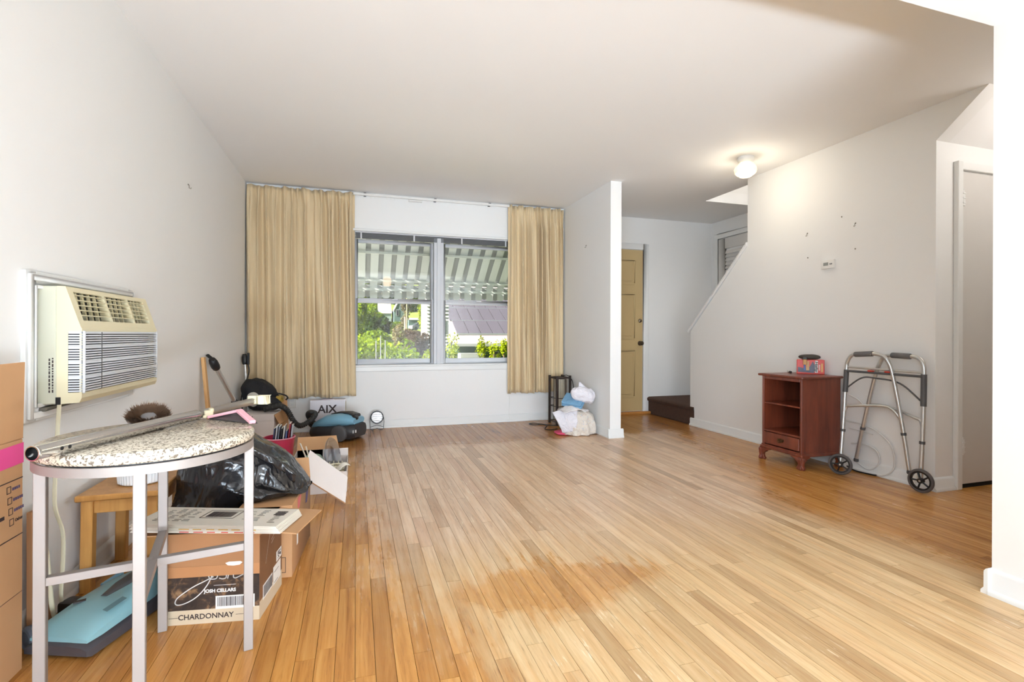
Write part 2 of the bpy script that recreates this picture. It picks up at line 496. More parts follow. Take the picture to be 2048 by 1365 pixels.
for k, (x0, x1, a, b) in enumerate(boards[:300]):
    o = bpy.data.objects.new('plank', pme); C.objects.link(o)
    o.location = ((x0 + x1) / 2, (a + b) / 2, R.uniform(-0.0004, 0)); o.scale = (x1 - x0 - 2 * gap, b - a - 2 * gap, 1)
    o.parent = fl
sb = MB(); rn = []
for (x0, x1, a, b) in boards[300:]:
    sb.box(x0 + gap, x1 - gap, a + gap, b - gap, -0.018, R.uniform(-0.0004, 0)); rn += [R.random()] * 8
so = sb.build('floorboards', FLOOR_B, fl, smooth=False)
at_ = so.data.attributes.new('rnd', 'FLOAT', 'POINT'); at_.data.foreach_set('value', rn)
so['kind'] = 'stuff'

# ceiling with the stairwell opening
ce = MB()
ce.box(XL - .1, 3.625, YR - .1, YE + .1, H, H + .12)
ce.box(3.625, XE + .15, 4.6, YE + .1, H, H + .12)
ce.box(3.625, XE + .15, YR - .1, 1.95, H, H + .12)
struct(ce.build('ceiling', CEIL, smooth=False), 'flat white plaster ceiling', 'ceiling')
sw = MB()   # shaft of the stairwell above the ceiling
sw.box(3.575, 3.625, 1.9, 4.65, H + .12, H + 1.5).box(3.575, XE + .15, 4.6, 4.65, H + .12, H + 1.5).box(3.575, XE + .15, 1.9, 1.95, H + .12, H + 1.5)
sw.box(3.575, XE + .15, 1.9, 4.65, H + 1.5, H + 1.6)
struct(sw.build('wall_stairwell', WALL, smooth=False), 'white shaft walls rising above the stairwell opening', 'wall')

wl_ = MB()   # left wall with the sleeve hole of the air conditioner and the dining window behind the camera
wl_.box(XL - .12, XL, YR - .1, -2.4, 0, H).box(XL - .12, XL, -2.4, .1, 2.1, H).box(XL - .12, XL, .1, YB + .15, 0, H)
struct(wl_.build('wall_left', WALL, smooth=False), 'long white wall holding the air conditioner', 'wall')
WX0, WX1, WZ0, WZ1 = -.045, 1.735, .655, 2.045
wb = MB()
wb.box(XL - .12, WX0, YB, YB + .16, 0, H).box(WX1, XP + .15, YB, YB + .16, 0, H).box(WX0, WX1, YB, YB + .16, 0, WZ0).box(WX0, WX1, YB, YB + .16, WZ1, H)
struct(wb.build('wall_back', WALL, smooth=False), 'white wall around the double window', 'wall')
struct(MB().box(XP, XP + .115, YP, YB + .05, 0, H).build('wall_partition', WALL, smooth=False), 'short white partition wall standing between window corner and entry', 'wall')
struct(MB().box(XP + .115, XE + .1, YE, YE + .12, 0, H).build('wall_entry', WALL, smooth=False), 'white entry wall holding the tan front door', 'wall')
struct(MB().box(XE, XE + .1, 1.9, YE + .1, 0, H + 1.5).build('wall_stair_far', WALL, smooth=False), 'white wall beyond the stairs with the louvered door', 'wall')
ws = MB()
fr = lambda u, v, w: Vector((XS + w, u, v))
ws.prism([(4.668, 0), (4.668, 1.02), (3.833, 1.812), (3.833, H), (1.958, H), (YK, ZK), (YK, 0)], fr, 0.115)
struct(ws.build('wall_stair', WALL, smooth=False), 'white stair wall with a sloping lower end and a slanted soffit corner', 'wall')
cap = MB()
cap.prism([(4.70, 1.005), (4.70, 1.03), (3.833, 1.852), (3.833, 1.815)], lambda u, v, w: Vector((XS - .018 + w, u, v)), 0.15)
struct(cap.build('trim_1', TRIM, smooth=True, bevel=.003), 'sloping white cap board on the stair wall', 'trim')
wh = MB()
wh.box(XS + .115, 4.7, YK, YK + .1, 0, ZK)
struct(wh.build('wall_hall', WALL, smooth=False), 'white hall wall with the closet door under the stairs', 'wall')
sof = MB().prism([(YK, ZK), (YK + .1, ZK), (1.90, H + .08), (1.90, H - .0), (1.958, H)], lambda u, v, w: Vector((XS + .115 + w, u, v)), 1.1)
struct(sof.build('ceiling_soffit', CEIL, smooth=False), 'slanted soffit under the stairs above the closet door', 'ceiling')
wr = MB().box(XC, XC + .12, YR - .1, YC, 0, H).box(XC + .12, 4.7, YC - .12, YC, 0, H)
struct(wr.build('wall_right', WALL, smooth=False), 'bright white wall end beside the opening to the hall', 'wall')
struct(MB().box(4.6, 4.7, YC, YK, 0, H).build('wall_hall_end', WALL, smooth=False), 'white end wall of the small hall', 'wall')
struct(MB().box(XL, XC, .93, YC, ZH, H).build('wall_header', CEIL, smooth=False), 'dropped white header across the wide opening', 'wall')
rw = MB().box(XL - .1, -.98, YR - .12, YR, 0, H).box(-.10, 1.88, YR - .12, YR, 0, H).box(2.28, XC + .1, YR - .12, YR, 0, H).box(-.98, -.10, YR - .12, YR, 2.12, H).box(1.88, 2.28, YR - .12, YR, 0, .3).box(1.88, 2.28, YR - .12, YR, 2.1, H)
struct(rw.build('wall_rear', WALL, smooth=False), 'dining area wall around the patio doors', 'wall')

# baseboards
def base_run(name, label, a, b, nrm, h=.085, t_=.014):
    a = Vector((*a, 0)); b = Vector((*b, 0)); n = Vector((*nrm, 0)).normalized()
    prof = [(0, 0), (t_ + .010, 0), (t_ + .010, .012), (t_ + .004, .020), (t_, .024), (t_, h - .014), (t_ * .5, h - .003), (0, h)]
    m = MB(); k = len(prof)
    m.add([a + n * q + Vector((0, 0, z)) for q, z in prof] + [b + n * q + Vector((0, 0, z)) for q, z in prof],
          [tuple(range(k)), tuple(range(k, 2 * k))[::-1]] + [(i, (i + 1) % k, k + (i + 1) % k, k + i) for i in range(k)])
    struct(m.build(name, TRIM, angle=1.2), label, 'baseboard')
base_run('baseboard_left', 'white baseboard along the air conditioner wall', (XL, .15), (XL, YB), (1, 0))
base_run('baseboard_back', 'white baseboard under the double window', (XL, YB), (XP, YB), (0, -1))
base_run('baseboard_partition', 'white baseboard on the laundry side of the partition', (XP, YP), (XP, YB), (-1, 0))
base_run('baseboard_partition_end', 'short white baseboard across the partition end', (XP - .024, YP), (XP + .139, YP), (0, -1))
base_run('baseboard_stair', 'white baseboard behind the cabinet and walker', (XS, YK), (XS, 4.655), (-1, 0))
base_run('baseboard_hall', 'short white baseboard beside the closet door', (XS - .024, YK), (3.645, YK), (0, -1))
base_run('baseboard_right', 'white baseboard on the bright wall end', (XC, -2.5), (XC, YC), (-1, 0), .10)
base_run('baseboard_right_end', 'white baseboard turning the corner of the bright wall end', (XC - .022, YC), (XC + .14, YC), (0, 1), .10)

# ---- window
w1 = bpy.data.objects.new('window_1', None); C.objects.link(w1); w1.location = ((WX0 + WX1) / 2, YB, WZ0)
struct(w1, 'white double window of two double-hung units side by side', 'window')
yw = 5.475
MB().box(WX0 - .03, WX1 + .03, YB - .022, YB + .01, WZ1 - .005, WZ1 + .02).build('head_trim', TRIM, w1, bevel=.003, world=True)
MB().box(WX0 - .03, WX1 + .03, YB - .018, YB + .07, .638, .658).build('stool_sill', TRIM, w1, bevel=.004, world=True)
MB().box(WX0 - .02, WX1 + .02, YB - .016, YB, .592, .638).build('apron', TRIM, w1, bevel=.003, world=True)
for x in (WX0, WX1 - .028): MB().box(x, x + .028, YB - .004, YB + .15, .658, WZ1).build('jamb', SASH, w1, bevel=.002, world=True)
MB().box(WX0, WX1, YB + .03, YB + .15, WZ1 - .03, WZ1).build('head_jamb', SASH, w1, world=True, smooth=False)
MB().box(WX0, WX1, YB + .07, YB + .18, .640, .672).build('outer_sill', SASH, w1, world=True, smooth=False)
MB().box(.798, .902, YB + .015, YB + .14, .658, WZ1 - .03).box(.83, .872, YB + .005, YB + .02, .658, WZ1 - .03).build('mullion', SASH, w1, bevel=.002, world=True)
def sash(x0, x1, z0, z1, y, st, name, top, bot):
    m = MB().box(x0, x0 + st, y, y + .03, z0, z1).box(x1 - st, x1, y, y + .03, z0, z1).box(x0 + st, x1 - st, y, y + .03, z1 - top, z1).box(x0 + st, x1 - st, y, y + .03, z0, z0 + bot)
    o = m.build(name, SASH, w1, bevel=.002, world=True)
    MB().box(x0 + st - .004, x1 - st + .004, y + .012, y + .016, z0 + bot - .004, z1 - top + .004).build('pane', GLASS, o, smooth=False, world=True)
    return o
for (x0, x1) in ((WX0 + .028, .798), (.902, WX1 - .028)):
    sash(x0, x1, 1.335, 1.975, yw + .032, .030, 'upper_sash', .038, .022)
    o = sash(x0, x1, .668, 1.352, yw, .030, 'lower_sash', .048, .048)
    MB().box((x0 + x1) / 2 - .03, (x0 + x1) / 2 + .03, yw - .012, yw, 1.34, 1.352).build('sash_lock', SASH, o, world=True)
    for xx in (x0 + .16, x1 - .16): MB().box(xx - .012, xx + .012, yw - .008, yw, 1.08, 1.10).build('tilt_latch', DGREY, o, world=True) if False else None

# gathered mini blind under the window head
bl = thing('mini_blind', 'dark grey mini blind drawn up under the window head', 'blind', (.84, YB + .02, 1.96))
SL = mat('grey_blind_slat', (112, 112, 114), .45)
MB().box(WX0 + .03, WX1 - .03, YB + .006, YB + .034, 2.028, 2.043).build('headrail', SASH, bl, world=True, bevel=.002)
for k in range(9):
    z = 1.970 + k * .0062
    MB().box(WX0 + .035, WX1 - .035, YB + .008, YB + .032, z, z + .0035).build('slat', SL, bl, world=True, smooth=False)
for x in (.045, .585, 1.10, 1.6): MB().box(x - .008, x + .008, YB + .0035, YB + .0055, 1.966, 2.034).build('ladder_tape', SASH, bl, world=True, smooth=False)

# ---- doors
def panel_rect(m, fr, u0, u1, v0, v1, d=.008, w=.02):
    # recessed moulding ring
    for (a, b, c_, d_) in ((u0, u1, v0, v0 + w), (u0, u1, v1 - w, v1), (u0, u0 + w, v0 + w, v1 - w), (u1 - w, u1, v0 + w, v1 - w)):
        m.prism(rect(a, b, c_, d_), fr, d)
    m.prism(rect(u0 + w + .025, u1 - w - .025, v0 + w + .025, v1 - w - .025), fr, d)
d1 = bpy.data.objects.new('door_1', None); C.objects.link(d1); d1.location = (2.96, YE - .02, 0)
struct(d1, 'tan paneled front door with brass knob and deadbolt', 'door')
slab = MB().box(2.51, 3.412, YE - .012, YE + .03, .035, 2.035).build('door_slab', DOORT, d1, world=True, smooth=False)
fd = frame((0, YE - .012, 0), (1, 0, 0), (0, 0, 1))
fdn = lambda u, v, w=0: Vector((u, YE - .012 - w, v))
for (u0, u1) in ((2.62, 2.93), (3.0, 3.30)):
    for (v0, v1) in ((.20, .80), (.92, 1.50), (1.60, 1.92)):
        m = MB(); panel_rect(m, fdn, u0, u1, v0, v1); m.build('panel', DOORT, slab, world=True, bevel=.003)
for (z, r_) in ((.876, .026), (1.156, .02)):
    K = Matrix.Rotation(math.pi / 2, 3, 'X')
    BR = mat('antique_nickel', (120, 108, 92), .3, .9)
    m = MB()
    if z < 1: m.lathe([(0, .065), (.018, .063), (.027, .05), (.026, .035), (.013, .022), (.012, .008), (.03, .004), (.031, -.002)], 18, (3.375, YE - .012, z), K)
    else: m.lathe([(0, .018), (.012, .018), (.022, .012), (.025, 0)], 18, (3.375, YE - .012, z), K)
    m.build('door_knob' if z < 1 else 'deadbolt', BR, slab, world=True)
MB().box(2.47, 3.50, YE - .07, YE, -.0, .03).build('threshold', mat('oak_threshold', (190, 130, 66), .4), d1, world=True, bevel=.004)
MB().box(2.415, 2.50, YE - .02, YE, .0, 2.115).box(3.42, 3.498, YE - .02, YE, .0, 2.115).box(2.50, 3.42, YE - .02, YE, 2.04, 2.115).build('door_casing', TRIM, d1, world=True, bevel=.004)

d2 = bpy.data.objects.new('door_2', None); C.objects.link(d2); d2.location = (4.0, YK, 0)
struct(d2, 'plain grey-white closet door with two painted hinges', 'door')
s2 = MB().box(3.702, 4.42, YK - .012, YK + .02, .028, 2.035).build('door_slab', DOORW, d2, world=True, bevel=.002)
MB().box(3.645, 3.69, YK - .03, YK, 0, 2.095).box(4.43, 4.49, YK - .02, YK, 0, 2.095).box(3.69, 4.43, YK - .02, YK, 2.045, 2.095).build('door_casing', TRIM, d2, world=True, bevel=.003)
MB().box(3.702, 4.42, YK - .006, YK + .02, 0, .024).build('gap_shadow', mat('dark_gap', (20, 18, 16), .9), d2, world=True, smooth=False)
for z in (1.86, .27):
    m = MB().tube([(3.695, YK - .022, z - .05), (3.695, YK - .022, z + .05)], .009, 10).lathe([(0, 0), (.006, 0), (.009, .008), (0, .016)], 10, (3.695, YK - .022, z + .05))
    m.box(3.70, 3.73, YK - .016, YK - .011, z - .045, z + .045)
    for q in (-.03, 0, .03): m.box(3.684, 3.708, YK - .033, YK - .012, z + q - .004, z + q + .004)
    m.build('hinge', TRIM, d2, world=True)

d3 = bpy.data.objects.new('door_3', None); C.objects.link(d3); d3.location = (XE, 4.95, .25)
struct(d3, 'white louvered closet door above the stair landing', 'door')
MB().box(XE - .03, XE, 5.375, 5.445, .25, 2.27).box(XE - .03, XE, 4.45, 4.52, .25, 2.27).box(XE - .03, XE, 4.52, 5.375, 2.21, 2.27).build('door_casing', TRIM, d3, world=True, bevel=.004)
s3 = MB().box(XE - .022, XE, 5.25, 5.37, .25, 2.20).box(XE - .022, XE, 4.525, 4.64, .25, 2.20).box(XE - .022, XE, 4.64, 5.25, 2.07, 2.20).box(XE - .022, XE, 4.64, 5.25, .25, .5).build('door_frame', DOORW, d3, world=True, bevel=.002)
k = 0
while .5 + k * .047 < 2.05:
    z = .5 + k * .047
    MB().hexa([(XE - .020, 4.64, z), (XE - .014, 4.64, z), (XE - .014, 5.25, z), (XE - .020, 5.25, z), (XE - .006, 4.64, z + .04), (XE - .0, 4.64, z + .04), (XE - .0, 5.25, z + .04), (XE - .006, 5.25, z + .04)]).build('slat', DOORW, s3, world=True, smooth=False)
    k += 1

# ---- stairs: one low carpeted step, then the flight hidden behind the stair wall
st = thing('staircase', 'brown carpeted stairs starting with one low step by the front door', 'stairs', (3.9, 5.1, 0), kind='structure')
m = MB()
m.prism([(3.505, 0), (3.50, .15), (3.478, .165), (3.474, .19), (3.49, .203), (3.52, .206), (XE, .206), (XE, 0)], lambda u, v, w: Vector((u, 4.672 + w, v)), YE - 4.672)
m.build('step', CARPET, st, world=True, angle=.9)
m = MB().prism([(3.505, 0), (3.50, .15), (3.478, .165), (3.474, .19), (3.484, .2), (3.484, 0)], lambda u, v, w: Vector((u, 4.60 + w, v)), .072)
m.build('step_wrap', CARPET, st, world=True, angle=.9)
for k in range(9):
    y1 = 4.66 - k * .212; z1 = .206 + (k + 1) * .2
    MB().box(XS + .117, XE, y1 - .235, y1, z1 - .2, z1).build('step', CARPET, st, world=True, bevel=.012, seg=2)

# ---- wall odds and ends
t1 = thing('thermostat', 'small white thermostat on the stair wall', 'thermostat', (XS, 2.985, 1.53))
MB().box(-.018, 0, -.055, .055, -.033, .033).build('case', WHITE, t1, bevel=.004, seg=2)
MB().box(-.0195, -.017, -.008, .034, -.010, .014).build('display', mat('lcd', (150, 152, 146), .3), t1, bevel=.001)
for q in (-.025, -.037): MB().box(-.0195, -.017, q - .004, q + .004, -.006, .004).build('button', DGREY, t1)
hk = mat('hook_metal', (118, 108, 98), .35, .6)
def hook(x, y, z, ang, label):
    t = thing('picture_hook', label, 'hook', (x, y, z), ang, 'hooks and screws left in the walls')
    MB().tube([(0, 0, .012), (-.006, 0, .010), (-.007, 0, -.01), (-.016, 0, -.014), (-.018, 0, -.006)], .0018, 6).build('hook_wire', hk, t)
    MB().lathe([(0, .004), (.004, .003), (.005, 0)], 10, (0, 0, .012), Matrix.Rotation(-math.pi / 2, 3, 'Y')).build('nail_head', hk, t)
hook(XS, 3.18, 1.795, 0, 'small metal picture hook on the stair wall, over the cabinet')
hook(XS, 2.77, 1.791, 0, 'small metal picture hook on the stair wall, over the walker')
hook(XL, 3.644, 1.909, math.pi, 'small metal hook high on the air conditioner wall')
hook(XP, 4.80, 1.905, 0, 'small metal hook on the partition wall above the laundry')
def nail(x, y, z, label):
    m = MB().lathe([(0, .006), (.004, .005), (.005, .002), (.002, 0)], 10, (x, y, z), Matrix.Rotation(-math.pi / 2, 3, 'Y'))
    tag(m.build('wall_screw', hk), label, 'screw', 'hooks and screws left in the walls')
nail(XS, 3.174, 1.608, 'dark screw head in the stair wall, lower one toward the entry')
nail(XS, 2.77, 1.615, 'dark screw head in the stair wall, lower one toward the closet')
nail(XS, 2.878, 1.873, 'small nail in the stair wall, highest of the marks')
ol = thing('wall_outlet', 'white wall outlet beneath the curtain hem', 'outlet', (-.60, YB, .30))
MB().box(-.036, .036, -.007, 0, -.058, .058).build('cover_plate', WHITE, ol, bevel=.003)
for q in (-.022, .022): MB().box(-.016, .016, -.0095, -.006, q - .014, q + .014).build('socket', TRIM, ol, bevel=.002)
for k_, (y, z) in enumerate(((1.0, .0),)): pass

# ---- ceiling lamp by the stairs
cl = thing('ceiling_lamp', 'lit flush ceiling lamp with frosted scalloped glass shade', 'lamp', (3.046, 3.373, H))
MB().lathe([(.0, 0), (.062, 0), (.066, -.012), (.058, -.035), (.045, -.045), (.0, -.045)], 28).build('canopy', WHITE, cl)
m = MB()
prof = [(.043, -.04), (.050, -.05), (.074, -.075), (.084, -.10), (.080, -.125), (.062, -.145), (.052, -.150), (.046, -.158), (.0, -.163)]
N = 48
def sh(u, v):
    i = v * (len(prof) - 1); a = int(min(i, len(prof) - 2)); f_ = i - a
    r_ = prof[a][0] * (1 - f_) + prof[a + 1][0] * f_; z = prof[a][1] * (1 - f_) + prof[a + 1][1] * f_
    th = 2 * math.pi * u
    r_ *= 1 + .055 * math.cos(12 * th) * math.sin(math.pi * min(1, v * 1.15))
    return Vector((r_ * math.cos(th), r_ * math.sin(th), z))
m.grid(sh, N, 25, wrap_u=True)
t = NT('lit_frosted_glass'); lw = t.noise(t.obj, 60, 2)
m.build('glass_shade', t.bsdf(lin((255, 244, 220)), .35, Emission_Color=(*lin((255, 226, 170)), 1), Emission_Strength=t.math('ADD', .35, t.math('MULTIPLY', lw, 1.0))), cl, angle=3)
pl = bpy.data.lights.new('ceiling_bulb', 'POINT'); pl.energy = 4.5; pl.color = (1, .9, .72); pl.shadow_soft_size = .08
po = bpy.data.objects.new('ceiling_bulb', pl); C.objects.link(po); po.location = (3.046, 3.373, H - .22)

hl = thing('added_hall_lamp', 'unseen flush white ceiling lamp added to brighten the small hall', 'lamp', (3.9, 1.62, H))  # lamp and bulb added out of view to lift the dark closet door
MB().lathe([(0, 0), (.09, 0), (.10, -.02), (.08, -.06), (0, -.075)], 24).build('shade', emit('added_hall_glow', (255, 246, 235), 2.0), hl)
pl2 = bpy.data.lights.new('added_hall_bulb', 'POINT'); pl2.energy = 6; pl2.color = (1, .95, .9); pl2.shadow_soft_size = .1
po2 = bpy.data.objects.new('added_hall_bulb', pl2); C.objects.link(po2); po2.location = (3.9, 1.62, H - .16)

# ------------------------------------------------------------------ curtains and track
def curtain(name, label, x0, x1, z0, z1, nf, seed, lean=0.0, hem_out=0.0):
    t = thing(name, label, 'curtain', ((x0 + x1) / 2, 5.33, z0))
    rr = random.Random(seed)
    # pleat edges, unevenly spaced
    xs = [0.0]
    for _ in range(nf): xs.append(xs[-1] + rr.uniform(.55, 1.45))
    xs = [v / xs[-1] for v in xs]
    dep = [rr.uniform(.6, 1.25) for _ in range(nf + 1)]
    sh_ = [rr.uniform(-.35, .35) for _ in range(nf + 1)]
    nu, nv = nf * 14 + 1, 44
    def fn(u, v):
        # v 0 bottom, 1 top
        k = 0
        while k < nf - 1 and u > xs[k + 1]: k += 1
        f_ = (u - xs[k]) / max(1e-6, xs[k + 1] - xs[k])
        fold = math.sin(math.pi * f_) ** 1.3 if True else 0
        top = max(0.0, (v - .90) / .10)
        amp = .075 * dep[k] * (.75 + .25 * math.sin(3 * v + sh_[k] * 9)) * (1 - .35 * top)
        # pinch pleats in the heading: sharp triple folds just under the top
        pin = math.exp(-((v - .925) / .03) ** 2)
        y = -fold * amp * (1 - .55 * pin) + .018 * math.sin(9 * u * nf + 2.2 * v + seed) * (1 - top) + .012 * math.sin(23 * u * nf * .37 + 5 * v)
        y += .012 * nz((u * 9, v * 2.2, seed), 1.0)
        x = x0 + (x1 - x0) * u + sh_[k] * .03 * (1 - v) * math.sin(math.pi * f_) + lean * (1 - v) ** 2 * u
        x += .012 * math.sin(2 * math.pi * f_) * (1 - top)
        z = z0 + (z1 - z0) * v + .007 * math.sin(u * 19 + seed) * (1 - v) + .006 * math.sin(u * nf * 2 * math.pi * .5) * top
        return Vector((x, 5.372 + y - hem_out * (1 - v) ** 3, z))
    o = MB().grid(fn, nu, nv).build('fabric', CURT, t, angle=3.2, world=True)
    so_ = o.modifiers.new('thickness', 'SOLIDIFY'); so_.thickness = .004; so_.offset = 0
    # stitched heading tape
    def hd(u, v):
        p = fn(u, .93 + .07 * v); p.y += .006; return p
    MB().grid(hd, nu, 3).build('heading_tape', CURT, t, angle=3.2, world=True)
    return t
curtain('curtain', 'wide beige pinch-pleat curtain hanging over the corner beside the vacuum cleaner', -1.008, -.02, .345, 2.412, 13, 3, .02)
curtain('curtain', 'narrow beige pinch-pleat curtain hanging beside the partition wall', 1.612, 2.285, .325, 2.418, 12, 11)
tr = thing('curtain_track', 'white metal curtain track along the top of the window wall', 'curtain track', (.65, 5.37, 2.40))
MB().box(-.035, 1.625, 5.345, 5.368, 2.396, 2.418).build('rail', WHITE, tr, world=True, bevel=.003)
MB().box(.52, .66, 5.343, 5.375, 2.372, 2.388).build('overlap_arm', WHITE, tr, world=True, bevel=.003)
for x in (.08, .80, 1.40): MB().box(x - .012, x + .012, 5.35, YB, 2.398, 2.425).build('bracket', DGREY, tr, world=True, smooth=False)
for x in (.14, .18, .30, .34, .38, .62): MB().tube([(x, 5.357, 2.398), (x, 5.357, 2.372)], .0025, 6).build('glider', WHITE, tr, world=True)
tag(MB().tube(bez([(1.645, YB - .008, .34), (1.648, YB - .007, .22), (1.640, YB - .008, .10), (1.65, YB - .030, .03)]), .0035, 6).build('wall_cable', WHITE), 'thin grey-white cable running down the wall below the narrow curtain', 'cable')

# ------------------------------------------------------------------ air conditioner and its trim
tm = MB()
ty0, ty1, tz0, tz1 = 1.985, 2.80, .688, 1.180
def trim_frame(y0, y1, z0, z1, w, d):
    b = MB()
    for (p, q) in (((0, w), (0, d)), ((w * .18, w * .55), (d, d + .008)), ((w * .82, w), (d, d + .005))):
        a0, a1 = p; e0, e1 = q
        b.box(XL + e0, XL + e1, y0 + a0, y0 + a1, z0 + a0, z1 - a0).box(XL + e0, XL + e1, y1 - a1, y1 - a0, z0 + a0, z1 - a0)
        b.box(XL + e0, XL + e1, y0 + a1, y1 - a1, z0 + a0, z0 + a1).box(XL + e0, XL + e1, y0 + a1, y1 - a1, z1 - a1, z1 - a0)
    return b
struct(trim_frame(ty0, ty1, tz0, tz1, .055, .014).build('trim_2', TRIM, bevel=.002), 'white moulded casing framing the through-wall air conditioner', 'trim')

ac = thing('air_conditioner', 'yellowed through-wall air conditioner with striped grille', 'air conditioner', (XL, 2.407, .737))
ay0, ay1, az0, az1 = 2.07, 2.744, .737, 1.137
MB().box(XL, -.964, ay0, ay1, az0, az1).build('sleeve', CREAM2, ac, world=True, bevel=.004)
# fascia: side profile swept along y
prof = [(-.964, az0), (-.900, az0 + .004), (-.893, az0 + .02), (-.893, .992), (-.897, 1.0), (-.940, az1), (-.964, az1)]
b = MB()
# profile shell with an opening in the slope (the vent) built from bands
def band(p, q, y0, y1, th=.006):
    y0 = max(y0, ay0 + .006); y1 = min(y1, ay1 - .006)
    d = Vector((q[0] - p[0], 0, q[1] - p[1])); n = Vector((d.z, 0, -d.x)).normalized() * -th
    if n.x > 0: n = -n
    P = [Vector((p[0], y0, p[1])), Vector((p[0], y1, p[1])), Vector((q[0], y1, q[1])), Vector((q[0], y0, q[1]))]
    b.hexa([v + n for v in P] + P)
vy0, vy1 = ay0 + .030, ay1 - .045
s0, s1 = Vector((-.897, 0, 1.0)), Vector((-.940, 0, az1))
def onslope(f_): q = s0.lerp(s1, f_); return (q.x, q.z)
band(onslope(0), onslope(.16), ay0, ay1); band(onslope(.88), onslope(1), ay0, ay1)
band(onslope(.16), onslope(.88), ay0, vy0); band(onslope(.16), onslope(.88), vy1, ay1)
band(prof[5], prof[6], ay0, ay1); band(prof[0], prof[1], ay0, ay1); band(prof[1], prof[2], ay0, ay1)
band((-.893, az0 + .02), (-.893, .775), ay0, ay1); band((-.893, .983), prof[3], ay0, ay1); band(prof[3], prof[4], ay0, ay1)
for y in (ay0, ay1 - .006): b.prism([(p[0], p[1]) for p in prof], lambda u, v, w, y=y: Vector((u, y + .006 - w, v)), .006)
b.build('fascia', CREAM, ac, world=True, smooth=False)
MB().box(-.962, -.958, vy0, vy1, .985, 1.12).build('vent_cavity', BLACK, ac, world=True, smooth=False)
MB().box(-.935, -.92, ay0 + .02, ay1 - .02, .778, .98).build('grille_backing', BLACK, ac, world=True, smooth=False)
# front grille: groups of thin slats between wider bars, wrapping the near corner
gz0, gz1 = .776, .982
rows = []
nline = 24
pitch = (gz1 - gz0) / nline
for k in range(nline):
    z = gz0 + k * pitch
    wide = k % 6 == 5
    h_ = pitch * (1.0 if wide else .60)
    rows.append((z, h_))
for (z, h_) in rows:
    o = MB().box(-.8985, -.888, ay0 + .012, ay1 - .014, z + pitch * .25, z + pitch * .25 + h_ * .95)
    o.box(-.930, -.893, ay0 - .003, ay0 + .012, z + pitch * .25, z + pitch * .25 + h_ * .95)
    o.build('grille_slat', GRILLE, ac, world=True, smooth=False)
MB().box(-.899, -.8875, ay0 + .125, ay0 + .131, gz0, gz1).build('grille_seam', DGREY, ac, world=True, smooth=False)
for (ya, yb) in ((ay1 - .02, ay1 - .010), (ay0 + .004, ay0 + .012)): MB().box(-.901, -.8865, ya, yb, gz0 - .004, gz1 + .004).build('grille_end_bar', GRILLE, ac, world=True, bevel=.002)
MB().box(-.931, -.9, ay0 - .0015, ay0 + .002, gz0, gz1).build('grille_corner_backing', BLACK, ac, world=True, smooth=False)
# vent louvers: three cells, each with slats and back ribs
cells = [(vy0, vy0 + .225), (vy0 + .225, vy0 + .43), (vy0 + .43, vy1)]
sd = (s1 - s0); sn = Vector((.95, 0, .30)).normalized()
for (c0, c1) in cells:
    P = s0 + sd * .16; Q = s0 + sd * .88
    for yy in (c0, c1 - .006):
        MB().hexa([Vector((P.x - .035, yy, P.z)), Vector((P.x, yy, P.z)), Vector((P.x, yy + .006, P.z)), Vector((P.x - .035, yy + .006, P.z)),
                   Vector((Q.x - .02, yy, Q.z)), Vector((Q.x, yy, Q.z)), Vector((Q.x, yy + .006, Q.z)), Vector((Q.x - .02, yy + .006, Q.z))]).build('vent_divider', CREAM, ac, world=True, smooth=False)
    for k in range(1, 6):
        q = P.lerp(Q, k / 5.6)
        MB().box(q.x - .028, q.x + .001, c0 + .006, c1 - .006, q.z - .0015, q.z + .0015).build('vent_slat', CREAM, ac, world=True, smooth=False)
    for k in range(1, 5):
        yy = c0 + (c1 - c0) * k / 5
        MB().hexa([Vector((P.x - .036, yy - .003, P.z)), Vector((P.x - .026, yy - .003, P.z)), Vector((P.x - .026, yy + .009, P.z)), Vector((P.x - .036, yy + .009, P.z)),
                   Vector((Q.x - .018, yy - .003, Q.z)), Vector((Q.x - .012, yy - .003, Q.z)), Vector((Q.x - .012, yy + .009, Q.z)), Vector((Q.x - .018, yy + .009, Q.z))]).build('vent_rib', CREAM, ac, world=True, smooth=False)
# small print on the side of the sleeve, foam strip, cord notch
fs = lambda u, v, w=0: Vector((u, ay0 - w, v))
pol = []
rr = random.Random(5)
for col in range(2):
    z = az0 + .04
    while z < az0 + .155:
        l_ = rr.uniform(.004, .011); pol.append(rect(-.985 + col * .009, -.981 + col * .009, z, z + l_)); z += l_ + .003
decal('printed_caption', pol, fs, PRINT, ac, world=True)
MB().hexa([(XL + .002, ay0 - .012, .716), (-.985, ay0 - .012, .716), (-.975, ay0 + .2, .727), (XL + .002, ay0 + .2, .727), (XL + .002, ay0 - .01, .728), (-.985, ay0 - .01, .728), (-.975, ay0 + .2, .736), (XL + .002, ay0 + .2, .736)]).build('foam_strip', mat('grey_foam', (110, 106, 96), .9), ac, world=True, bevel=.003)
MB().box(-.966, -.952, ay0 - .001, ay0 + .012, az0 - .001, az0 + .024).build('cord_notch', BLACK, ac, world=True, smooth=False)
cordp = bez([(-.957, 2.074, .745), (-.958, 2.068, .68), (-.962, 2.066, .55), (-.966, 2.068, .40), (-.952, 2.085, .30), (-.950, 2.082, .2), (-.954, 2.080, .10), (-.952, 2.080, .035), (-.948, 2.04, .025), (-.946, 2.012, .08), (-.950, 2.003, .17), (-.954, 1.997, .26), (-.958, 1.992, .30), (-.962, 1.990, .33)], 8)
CORD = mat('ivory_cord', (206, 198, 170), .5)
MB().tube(cordp, .0068, 8, flat=.55).build('power_cord', CORD, ac, world=True)
